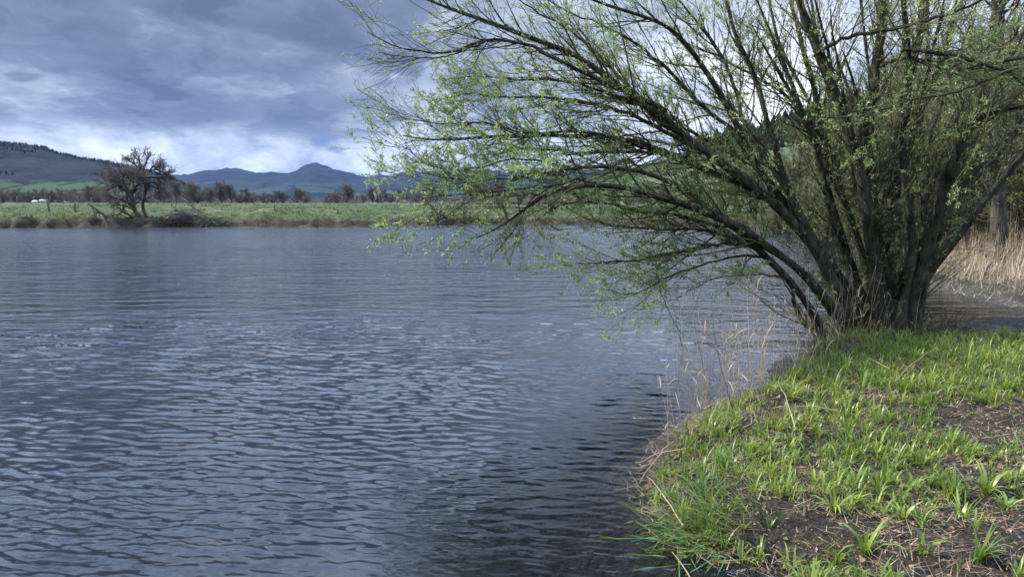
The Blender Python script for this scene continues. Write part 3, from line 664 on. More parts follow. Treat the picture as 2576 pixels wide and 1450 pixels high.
specB = [([(385, 565), (372, 550), (356, 522), (358, 508), (366, 494), (368, 478), (366, 462), (358, 445), (355, 430), (356, 418)], D0 + .6, D0 + .6, .17, .035),
         ([(366, 470), (372, 466), (385, 467), (396, 472), (408, 486), (418, 500)], D0 + .6, D0, .11, .02), ([(367, 466), (378, 458), (395, 462), (405, 472)], D0 + .6, D0 + 1.5, .10, .02),
         ([(358, 440), (345, 420), (335, 405), (330, 395)], D0 + .6, D0, .10, .02), ([(357, 430), (366, 415), (372, 400), (374, 388)], D0 + .6, D0 + 1, .10, .02),
         ([(358, 442), (372, 430), (390, 425), (402, 420)], D0 + .6, D0, .09, .02), ([(360, 448), (380, 445), (402, 448), (425, 448)], D0 + .6, D0 + 1, .09, .02),
         ([(356, 425), (350, 405), (348, 390)], D0 + .6, D0 + 1, .08, .02), ([(370, 432), (384, 420), (395, 408)], D0 + .6, D0, .08, .02), ([(392, 425), (405, 432), (428, 440)], D0 + .6, D0, .07, .02)]
specC = [([(362, 556), (335, 548), (318, 538), (298, 522), (286, 515)], D0 - .8, D0 - 2, .12, .03), ([(318, 538), (310, 528), (312, 515), (322, 510)], D0 - .8, D0 - 1, .09, .03),
         ([(272, 552), (265, 543), (250, 532), (232, 520), (222, 511)], D0 - 1.5, D0 - 1.5, .12, .03), ([(265, 543), (282, 541), (300, 540), (306, 528), (310, 518)], D0 - 1.5, D0 - 1, .08, .03), ([(250, 532), (240, 533), (232, 531)], D0 - 1.5, D0 - 2, .06, .02)]
def far_tree(spec, name, label, n1, n2, n3, l1, l2, up, mat, tw=0.016, droop=0.0):
    P, r = limbs_px(spec, 14, 0.03); org = P[0, 0].copy(); e = empty(name, org, label, 'tree')
    wts = np.linalg.norm(np.diff(P, axis=1), axis=2).sum(1); wts[0] *= 0.5
    b1 = spawn(P, r, n1, 0.35, 1.0, 0.7, l1, 6, up, 0.18, 0.6, 0.3, weights=wts)
    b2 = spawn(b1[0], b1[1], n2, 0.15, 1.0, 0.6, l2, 5, up * .5 - droop, 0.2, 0.7, 0.4)
    b3 = spawn(b2[0], b2[1], n3, 0.1, 1.0, 0.6, l2 * .6, 4, -droop, 0.2, 0.8, 0.6)
    for b in (b1, b2, b3): b[1][:] = np.maximum(b[1], tw)
    mk('trunk', *tubes([(P, r)], 8), M['bare_bark'], e, origin=org)
    mk('crown', *join(tubes([b1[:2]], 4), tubes([b2[:2], b3[:2]], 3)), mat, e, origin=org)
far_tree(specA, 'bare_tree', 'bare brown tree with a dense rounded crown leaning left on the far bank', 110, 800, 3400, 1.5, 0.75, 0.06, M['brown_twig'], 0.0075)
far_tree(specB, 'bare_tree', 'sparse bare tree with a tall open crown on the far bank, against the sky', 130, 600, 1300, 1.25, 0.6, 0.05, M['bare_bark'], 0.012)
far_tree(specC, 'fallen_branch', 'dark fallen limbs sprawling on the bank left of the bare tree pair', 20, 50, 60, 0.6, 0.3, 0.0, M['bare_bark'], 0.014)

# bank trees seen through the willow
specD = [([(1125, 550), (1118, 545), (1105, 538), (1090, 525), (1078, 512), (1066, 502)], 63, 63, .14, .03), ([(1112, 541), (1100, 540), (1088, 541)], 63, 62, .06, .02), ([(1105, 536), (1108, 520), (1118, 500), (1120, 480)], 63, 64, .09, .02), ([(1120, 546), (1140, 530), (1160, 515), (1165, 498)], 63, 64, .09, .02), ([(1122, 546), (1150, 540), (1175, 528), (1190, 518)], 63, 62, .08, .02)]
specE = [([(1312, 558), (1308, 545), (1306, 520), (1302, 500), (1298, 480)], 60, 60, .14, .04), ([(1306, 515), (1312, 498), (1322, 480)], 60, 61, .07, .02)]
specE2 = [([(1276, 548), (1272, 535), (1260, 515), (1248, 502), (1240, 488)], 61, 61, .13, .04), ([(1268, 520), (1276, 500), (1284, 484)], 61, 61, .08, .02)]
specE3 = [([(1345, 556), (1340, 540), (1338, 522), (1346, 505), (1352, 490)], 59, 59, .12, .03), ([(1350, 556), (1368, 540), (1384, 528), (1392, 515)], 59, 59, .1, .03)]
far_tree(specD, 'bare_tree', 'small bare tree leaning left over the far bank at the willow tips', 40, 260, 900, 0.9, 0.5, 0.04, M['brown_twig'], 0.014)
far_tree(specE, 'bare_tree', 'thin dark upright tree by the bare earth bank, seen through the willow', 24, 120, 300, 0.8, 0.4, 0.04, M['bare_bark'], 0.014)
far_tree(specE2, 'bare_tree', 'thin tree leaning left just left of the upright one on the earth bank', 24, 120, 300, 0.8, 0.4, 0.04, M['bare_bark'], 0.014)
far_tree(specE3, 'bare_tree', 'low forked bare tree just right of the upright one on the earth bank', 24, 120, 300, 0.8, 0.4, 0.04, M['bare_bark'], 0.014)

# driftwood heap: bleached branches lodged against the far bank
drift = [([(398, 548), (425, 540), (452, 536), (478, 541), (490, 552)], .07), ([(430, 545), (460, 545), (492, 540), (520, 548), (532, 560)], .05), ([(462, 502), (470, 507), (480, 516), (500, 528)], .085), ([(488, 512), (484, 522), (486, 530)], .04),
         ([(390, 562), (410, 560), (430, 562), (452, 558)], .06), ([(415, 558), (440, 552), (470, 556)], .05), ([(480, 560), (482, 550), (474, 543)], .06), ([(440, 530), (470, 535), (505, 536)], .045), ([(500, 535), (522, 545), (545, 562)], .045),
         ([(405, 540), (411, 546), (418, 551)], .07), ([(372, 562), (380, 552), (395, 545)], .08), ([(455, 520), (465, 535), (468, 552)], .035), ([(510, 560), (520, 553), (534, 551)], .05), ([(436, 560), (445, 548), (456, 541)], .04)]
dl = ['long pale branch arching over the left of the driftwood heap', 'curved bleached branch ending at the water, right side of the heap', 'thick broken log poking up from the top of the driftwood heap', 'short upright stick beside the poking log', 'reddish log lying at the water line below the bare trees',
      'pale stick lying just above the reddish log', 'pale stub standing at the water in mid heap', 'straight grey branch across the top of the heap', 'thin branch sloping down the right end of the heap', 'small white stub at the left of the heap',
      'dark log at the foot of the bare tree pair', 'thin upright stick in the middle of the heap', 'short pale log at the water, right end of the heap', 'thin crooked stick left of centre in the heap']
for (pts, r0), lab in zip(drift, dl):
    P, r = limbs_px([(pts, 58.3 + rng.uniform(-.5, .6), 58.3 + rng.uniform(-.6, .6), r0, r0 * .45)], 10, 0.02); org = P[0, 0]
    s2 = spawn(P, r, 4, .3, 1, .8, .5, 4, 0, .2, .6, .4); s2[1][:] = np.maximum(s2[1], .014)
    v, f = join(tubes([(P, r)], 7), tubes([s2[:2]], 4))
    tag(mk('driftwood_branch', v, f, M['dead_wood'], origin=org), lab, 'driftwood', 'driftwood lodged on the far bank')
n = 420; cx_ = rng.uniform(-28.5, -24.6, n) + 0; cx_ = np.interp(rng.random(n), [0, 1], [at(395, 550, 58.6)[0], at(545, 550, 58.6)[0]]); cy_ = rng.uniform(58.0, 60.2, n)
hz = np.exp(-((cx_ - at(472, 540, 59)[0]) / 1.7) ** 2) * 1.3 * rng.random(n) ** .7 + 0.05
az = rng.uniform(0, 6.28, n); K = 4; tp = np.zeros((n, K, 3)); dd = np.stack([np.cos(az), np.sin(az) * .6, rng.normal(0, .35, n)], 1)
tp[:, 0] = np.stack([cx_, cy_, hz], 1)
for k in range(1, K): dd = norm(dd + rng.normal(0, .25, (n, 3))); tp[:, k] = tp[:, k - 1] + dd * rng.uniform(.12, .4, n)[:, None]
tag(mk('brushwood', *tubes([(tp, np.full((n, K), 0.017) * rng.uniform(.7, 1.6, (n, 1)))], 3), M['brown_twig']), 'tangle of fine dead sticks filling the driftwood heap', 'brushwood', kind='stuff')

# stock fence on the far meadow ------------------------------------------------
def post_mesh(h, w):
    t_ = w * .5; v, f = [], []
    for z in (-.4, h * .5, h - .03, h):
        s_ = t_ * (0.75 if z == h else 1)
        v += [(-s_, -s_, z), (s_, -s_ * .9, z), (s_ * .95, s_, z), (-s_, s_ * .95, z)]
    for k in range(3):
        for i in range(4): f.append((k * 4 + i, k * 4 + (i + 1) % 4, k * 4 + 4 + (i + 1) % 4, k * 4 + 4 + i))
    f.append((12, 13, 14, 15)); return np.array(v, float), np.array(f)
def fence(x0, x1, Y0, Y1, n, label, h=1.15, w=.13, wires=3):
    a = np.array([x0, Y0]); b = np.array([x1, Y1]); e = empty('wire_fence', (x0, Y0, gh(x0, Y0)[0]), label, 'fence'); z0 = e.location[2]
    vm, fm = post_mesh(h, w); me = None; tops = []
    for i in range(n):
        p = a + (b - a) * i / (n - 1); z = gh(*p)[0]
        if me is None: o = mk('post', vm, fm, M['post'], e, smooth=False); me = o.data
        else: o = bpy.data.objects.new('post', me); col.objects.link(o); o.parent = e
        o.location = (p[0] - x0, p[1] - Y0, z - z0); o.rotation_euler = (rng.normal(0, .05), rng.normal(0, .06), rng.random()); tops.append((p[0], p[1], z))
    T = np.array(tops)
    for k in range(wires):
        P = T.copy(); P[:, 2] += h * (0.35 + 0.28 * k); P[:, 1] -= .08
        mk('wire', *tubes([(P[None], np.full((1, n), .008))], 4), M['post'], e, origin=(x0, Y0, z0))
fx = lambda px, Y: at(px, 508, Y)[0]
fence(fx(640, 118), fx(1180, 105), 118, 105, 17, 'wire stock fence on dark posts along the far meadow below the ridge')
fence(fx(-40, 100), fx(232, 112), 100, 112, 8, 'wire stock fence with few dark posts behind the sheep, left edge', 1.2, .14)
loose = [(125, 63.5, 1.5, .16, 'tall dark leaning post on the left meadow right of the sheep'), (188, 64, 1.0, .16, 'dark stump left of the bare trees'), (690, 65, .8, .12, 'lone short post on the bank slope right of the driftwood'), (848, 64, .7, .10, 'leaning stake low on the bank below the round tree'),
         (1106, 63.3, .7, .1, 'thin stake on the bank just left of the leaning small tree'), (1352, 61, .8, .1, 'dark stake seen through the willow near the forked tree')]
for px, Y, h, w, lab in loose:
    v, f = post_mesh(h, w); x = fx(px, Y); o = mk('post', v, f, M['post'], smooth=False); o.name = 'wooden_post'; o.location = (x, Y, gh(x, Y)[0] - .05); o.rotation_euler = (.05, rng.normal(0, .14), .4); tag(o, lab, 'post', 'loose wooden posts')

# sheep ------------------------------------------------------------------------
def ellip(c, r, n=10, m=8, jit=0.0):
    u = np.linspace(0, 2 * np.pi, n, endpoint=False); w = np.linspace(0, np.pi, m); v = []
    for a in w:
        for b in u:
            s = 1 + rng.normal(0, jit) if jit else 1
            v.append((c[0] + r[0] * math.cos(a) * s, c[1] + r[1] * math.sin(a) * math.cos(b) * s, c[2] + r[2] * math.sin(a) * math.sin(b) * s))
    idx = np.arange(n * m).reshape(m, n); a = idx[:-1]; b = np.roll(a, -1, 1); c2 = idx[1:]; d = np.roll(c2, -1, 1)
    return np.array(v), np.stack([a, b, d, c2], -1).reshape(-1, 4)
def sheep(px, Y, rz, lab, graze):
    x = fx(px, Y); z = gh(x, Y)[0]
    e = empty('sheep', (x, Y, z), lab, 'sheep', 'sheep on the left meadow')
    hz = .32 if graze else .92
    neck = tubes([(np.array([[[.40, 0, .68], [.52, 0, .66 if graze else .80], [.62, 0, hz + .1], [.66, 0, hz]]]), np.array([[.17, .14, .10, .09]]))], 8)
    legs = []
    for lx, ly in ((.32, .12), (.34, -.12), (-.30, .12), (-.32, -.12)):
        k = .05 if lx < 0 else -.02
        legs.append(tubes([(np.array([[[lx, ly, .50], [lx + k, ly, .30], [lx, ly, .16], [lx + .01, ly, -.04]]]), np.array([[.085, .05, .034, .036]]))], 6))
    mk('body', *join(ellip((0, 0, .62), (.52, .25, .27), 14, 12, .025), neck, *legs), M['wool'], e)
    mk('head', *join(ellip((.72, 0, hz - .03), (.15, .075, .085)), ellip((.64, .10, hz + .05), (.03, .07, .02), 6, 5), ellip((.64, -.10, hz + .05), (.03, .07, .02), 6, 5)), M['sheep_face'], e)
    e.rotation_euler = (0, 0, rz); e.scale = (.85,) * 3
sheep(88, 104, 2.9, 'white sheep grazing on the left meadow, left one of the pair', True)
sheep(106, 112, .3, 'white sheep grazing on the left meadow, right one of the pair', True)

# far farm houses
def house(px, Y, w, lab, rz=0):
    x = fx(px, Y); z = 1.3; e = empty('farmhouse', (x, Y, z), lab, 'house', 'white houses below the left hill'); d, h, rf = w * .5, w * .33, w * .25
    v = [(-w / 2, -d / 2, -1), (w / 2, -d / 2, -1), (w / 2, d / 2, -1), (-w / 2, d / 2, -1), (-w / 2, -d / 2, h), (w / 2, -d / 2, h), (w / 2, d / 2, h), (-w / 2, d / 2, h), (-w / 2, 0, h + rf - .06), (w / 2, 0, h + rf - .06)]
    mk('wall', v, [np.array([(0, 1, 5, 4), (1, 2, 6, 5), (2, 3, 7, 6), (3, 0, 4, 7)]), np.array([(4, 7, 8), (5, 9, 6)])], M['white_wall'], e, smooth=False)
    o = .35; v = [(-w / 2 - o, -d / 2 - o, h - .15), (w / 2 + o, -d / 2 - o, h - .15), (w / 2 + o, 0, h + rf + .12), (-w / 2 - o, 0, h + rf + .12), (-w / 2 - o, d / 2 + o, h - .15), (w / 2 + o, d / 2 + o, h - .15)]
    mk('roof', v, np.array([(0, 1, 2, 3), (3, 2, 5, 4)]), M['slate'], e, smooth=False)
    for c in (-.35, 0.38):
        b = w * .045; v = [(c * w + i * b, j * b, k) for k in (h + rf * .6, h + rf + w * .12) for i, j in ((-1, -1), (1, -1), (1, 1), (-1, 1))]
        mk('chimney', v, np.array([(0, 1, 5, 4), (1, 2, 6, 5), (2, 3, 7, 6), (3, 0, 4, 7), (4, 5, 6, 7)]), M['white_wall'], e, smooth=False)
    for i in range(4):
        cx2 = (-.36 + .24 * i) * w; a, b2 = w * .035, h * .3; yy = -d / 2 - .03
        mk('window', [(cx2 - a, yy, h * .35), (cx2 + a, yy, h * .35), (cx2 + a, yy, h * .35 + b2), (cx2 - a, yy, h * .35 + b2), (cx2 - a, yy + .05, h * .35), (cx2 + a, yy + .05, h * .35), (cx2 + a, yy + .05, h * .35 + b2), (cx2 - a, yy + .05, h * .35 + b2)], np.array([(0, 1, 2, 3), (4, 5, 1, 0), (1, 5, 6, 2), (2, 6, 7, 3), (4, 0, 3, 7)]), M['slate'], e, smooth=False)
    e.rotation_euler = (0, 0, rz)
house(178, 420, 9, 'long white farmhouse below the green fields, left of its neighbour', .1)
house(203, 440, 8, 'small white farmhouse below the green fields, right of its neighbour', -.3)

# ------------------------------------------------------------------ right bank woodland
wk = {}
wk['a'] = bare_tree(31, 9, 0.8, 1, 2600, 0.010, 0.12, 0.20); wk['b'] = bare_tree(32, 7, 1.0, 3, 2600, 0.009, 0.08, 0.12); wk['c'] = bare_tree(33, 4.2, 1.0, 7, 2400, 0.007, 0.04, 0.05)
proto_tree('wa', wk['a'], 'woodland_tree', M['wood_trunk'], M['olive_twig'], 4500)
proto_tree('wb', wk['b'], 'woodland_tree', M['wood_trunk'], M['olive_twig'], 4500)
proto_tree('wc', wk['c'], 'woodland_shrub', M['bare_bark'], M['olive_twig'], 3500)
wood = [(1960, 46, 'wc', 1.0), (2030, 42, 'wb', .9), (2085, 38, 'wc', 1.1), (2130, 34, 'wb', 1.0), (2190, 36, 'wa', 1.0), (2240, 30, 'wc', 1.2), (2300, 32, 'wb', 1.1), (2345, 27, 'wc', 1.1), (2385, 30, 'wa', 1.0), (2440, 26, 'wb', 1.1), (2490, 31, 'wa', 1.1), (2550, 25, 'wc', 1.3), (2600, 28, 'wb', 1.2), (2700, 25, 'wa', 1.0),
        (1900, 62, 'wb', 1.0), (1990, 60, 'wa', 1.0), (2080, 55, 'wb', 1.2), (2170, 52, 'wa', 1.2), (2270, 48, 'wb', 1.3), (2360, 44, 'wa', 1.3), (2450, 42, 'wa', 1.2), (2560, 40, 'wb', 1.4), (2660, 40, 'wa', 1.4), (1820, 68, 'wc', 1.3), (1760, 66, 'wc', 1.0), (1860, 70, 'wb', .9), (2820, 30, 'wa', 1.2), (2240, 70, 'wa', 1.3), (2400, 72, 'wa', 1.4)]
WK = {'wa': 'tall olive-twigged tree', 'wb': 'many-stemmed olive-twigged tree', 'wc': 'low twiggy olive shrub'}
rows_ = [('just behind the dry reeds', 0, 33.5), ('mid-depth in the right bank wood', 33.5, 50), ('at the back of the right bank wood', 50, 99)]
for px, Y, k, s in wood:
    rn = [r_ for r_ in rows_ if r_[1] <= Y < r_[2]][0]; same = sorted(q[0] for q in wood if q[2] == k and rn[1] <= q[1] < rn[2])
    x = fx(px, Y); i = same.index(px); ordn = ['first', 'second', 'third', 'fourth', 'fifth', 'sixth', 'seventh', 'eighth', 'ninth'][i]
    put_tree(k, (x, Y, gh(x, Y)[0] - .05), s, rng.uniform(0, 6.28), f"{WK[k]} {rn[0]}" + (f", {ordn} from left" if len(same) > 1 else ''), 'shrub' if k == 'wc' else 'tree', 'trees of the right bank wood')
# two trunks standing in the reeds
def reed_tree(spec, label, nb, seed):
    P, r = limbs_px(spec, 16, 0.02); P[0, 0, 2] = min(P[0, 0, 2], 0.1); org = P[0, 0].copy(); e = empty('woodland_tree', org, label, 'tree', 'trunks standing in the dry reeds')
    b1 = spawn(P, r, nb, 0.22, 1.0, 0.9, 2.0, 7, 0.02, 0.18, 0.35, 0.25, 0.06); b2 = spawn(b1[0], b1[1], nb * 7, 0.15, 1, 0.7, 0.9, 5, 0.0, 0.2, 0.6, 0.4); b3 = spawn(b2[0], b2[1], nb * 30, 0.1, 1, 0.6, 0.45, 4, 0, 0.2, 0.7, 0.5)
    for b in (b1, b2, b3): b[1][:] = np.maximum(b[1], .006)
    mk('trunk', *join(*[rough_tube(a_, b_, 16, 80, .16) for a_, b_ in zip(P, r)]), M['wood_trunk'], e, origin=org)
    mk('crown', *join(tubes([b1[:2]], 5), tubes([b2[:2], b3[:2]], 3)), M['olive_twig'], e, origin=org)
    mk('leaves', *leaves(b3[0], nb * 50, 0.045, 0.02, 0, 4), M['wood_leaf'], e, origin=org)
reed_tree([([(2508, 690), (2512, 620), (2506, 540), (2512, 460), (2502, 380), (2510, 300), (2500, 200), (2512, 60), (2505, -120)], 20, 20, .22, .12), ([(2512, 470), (2530, 420), (2570, 380), (2640, 330)], 20, 21, .12, .05)], 'rugged grey trunk standing in the dry reeds at the right edge', 46, 5)
reed_tree([([(2422, 650), (2420, 600), (2424, 560), (2418, 520), (2424, 470), (2410, 400), (2420, 300), (2400, 180)], 26, 26, .17, .07), ([(2424, 565), (2446, 535), (2462, 505), (2472, 470), (2500, 400)], 26, 26, .12, .05)], 'slimmer forked dark trunk in the reeds left of the rugged one', 36, 6)

for bx_, Yb, tw_, lab_ in ((2300, 30, .13, 'dark slim trunk rising from the reeds just right of the willow stems'), (2372, 33, .16, 'dark trunk left of the forked one, further back in the reeds'), (2466, 34, .17, 'dark upright trunk between the forked and the rugged trunks'), (2556, 29, .16, 'dark trunk at the right edge of the picture, behind the rugged trunk')):
    reed_tree([([(bx_, 600), (bx_ + 4, 560), (bx_ - 6, 480), (bx_ + 8, 400), (bx_ + 2, 300), (bx_ + 12, 200), (bx_ - 4, 80)], Yb, Yb, tw_, .05), ([(bx_, 520), (bx_ + 22, 470), (bx_ + 34, 400), (bx_ + 60, 330)], Yb, Yb, .08, .03)], lab_, 26, 7)
# dry reed bed on the right bank
n = 12000
X = rng.uniform(8, 26, n); Y = rng.uniform(13.5, 31, n); d = sdf(X, Y); k = (d > 0.12 + .4 * rng.random(n)) & (nA(X * .5, Y * .5, 3) > -.34); X, Y, d = X[k], Y[k], d[k]
Hh = np.clip(0.28 + 0.42 * (d - .2), 0.25, 1.2) * rng.uniform(.4, 1.2, len(X)) * (1 + .8 * nB(X * .8, Y * .8, 2)); bs_ = np.stack([X, Y, height(X, Y) - .05], 1)
up_ = blades(bs_, rng.uniform(0, 6.28, len(X)), Hh, rng.uniform(.012, .024, len(X)), np.abs(rng.normal(0, .26, len(X))), rng.normal(.3, .6, len(X)), 4)
sel = rng.random(len(X)) < .98; dn = blades(bs_[sel], rng.uniform(0, 6.28, sel.sum()), Hh[sel] * .8, rng.uniform(.012, .022, sel.sum()), rng.uniform(.5, 1.25, sel.sum()), rng.uniform(0, .5, sel.sum()), 4)
tag(mk('dry_reeds', *join(up_, dn), M['straw']), 'pale straw-coloured reed bed standing on the right bank', 'reeds', kind='stuff')
n = 16000
X = rng.uniform(6, 24, n); Y = rng.uniform(12, 26, n); d = sdf(X, Y); k = (d > -.12) & (d < 2.4); X, Y = X[k], Y[k]
tag(mk('straw_litter', *blades(np.stack([X, Y, np.maximum(height(X, Y), 0) + rng.uniform(.01, .08, len(X))], 1), rng.uniform(0, 6.28, len(X)), rng.uniform(.12, .55, len(X)), rng.uniform(.007, .014, len(X)), rng.uniform(1.05, 1.55, len(X)), rng.normal(0, .2, len(X)), 4), M['straw']), 'fallen straw tangled along the far side of the inlet', 'straw', kind='stuff')
n = 5000
X = rng.uniform(8, 30, n); Y = rng.uniform(13, 34, n); d = sdf(X, Y); k = (d > 0.02) & ((d < 1.2) | (Y > 22)); X, Y = X[k], Y[k]; bs_ = np.stack([X, Y, height(X, Y) - .02], 1)
tag(mk('grass', *blades(bs_, rng.uniform(0, 6.28, len(X)), rng.uniform(.1, .32, len(X)), rng.uniform(.012, .02, len(X)), rng.uniform(.1, .8, len(X)), rng.uniform(.2, 1.0, len(X)), 4), M['grass']), 'green grass along the inlet edge below the reeds', 'grass', kind='stuff')
# two dark sticks in the reeds
for pts, lab in (([(2382, 648), (2394, 662), (2412, 680), (2428, 694)], 'dark stick slanting down to the right in the dry reeds'), ([(2492, 656), (2484, 670), (2470, 690), (2464, 700)], 'dark stick slanting down to the left in the dry reeds')):
    P, r = limbs_px([(pts, 17.5, 16.8, .035, .05)], 8, .01); tag(mk('dead_branch', *tubes([(P, r)], 7), M['bare_bark'], origin=P[0, 0]), lab, 'branch', 'dark sticks in the reeds')

# ------------------------------------------------------------------ far bank turf
n = 26000
X = rng.uniform(-52, 30, n); Y = 52 + 40 * rng.random(n) ** 1.8; d = sdf(X, Y); k = (d > 0.15) & (Y > 53); X, Y, d = X[k], Y[k], d[k]
cl = nA(X * .8, Y * .8, 3); sz = np.clip(.16 + .45 * np.clip(cl, -.1, .4), .1, .5) * rng.uniform(.6, 1.3, len(X))
az = np.repeat(rng.uniform(0, 6.28, len(X)), 3) + rng.normal(0, 1, 3 * len(X)); bs_ = np.repeat(np.stack([X, Y, height(X, Y) - .04], 1), 3, 0) + rng.normal(0, .07, (3 * len(X), 3)) * [1, 1, 0]
tag(mk('bank_grass', *blades(bs_, az, np.repeat(sz, 3), np.repeat(rng.uniform(.035, .07, len(X)), 3), rng.uniform(0, .7, len(az)), rng.uniform(.2, 1.2, len(az)), 4), M['bank_grass']), 'tussocky green turf on the far bank', 'grass', kind='stuff')
n = 15000  # rank dead growth hanging on the bank face
X = rng.uniform(-50, 30, n); Y = rng.uniform(52, 66, n); d = sdf(X, Y); k = (d > 0.0) & (d < 1.6) & (nB(X * .35, Y * .35, 2) > -.22); X, Y = X[k], Y[k]
tag(mk('bank_growth', *blades(np.stack([X, Y, height(X, Y)], 1), np.pi + rng.normal(0, .9, len(X)), rng.uniform(.25, .75, len(X)), rng.uniform(.03, .05, len(X)), rng.uniform(.3, 1.1, len(X)), rng.uniform(.3, 1.4, len(X)), 4), M['litter']), 'dead brown growth hanging down the far bank to the water', 'dead grass', kind='stuff')

# ------------------------------------------------------------------ the willow
BX, BY = 2215, 9.9
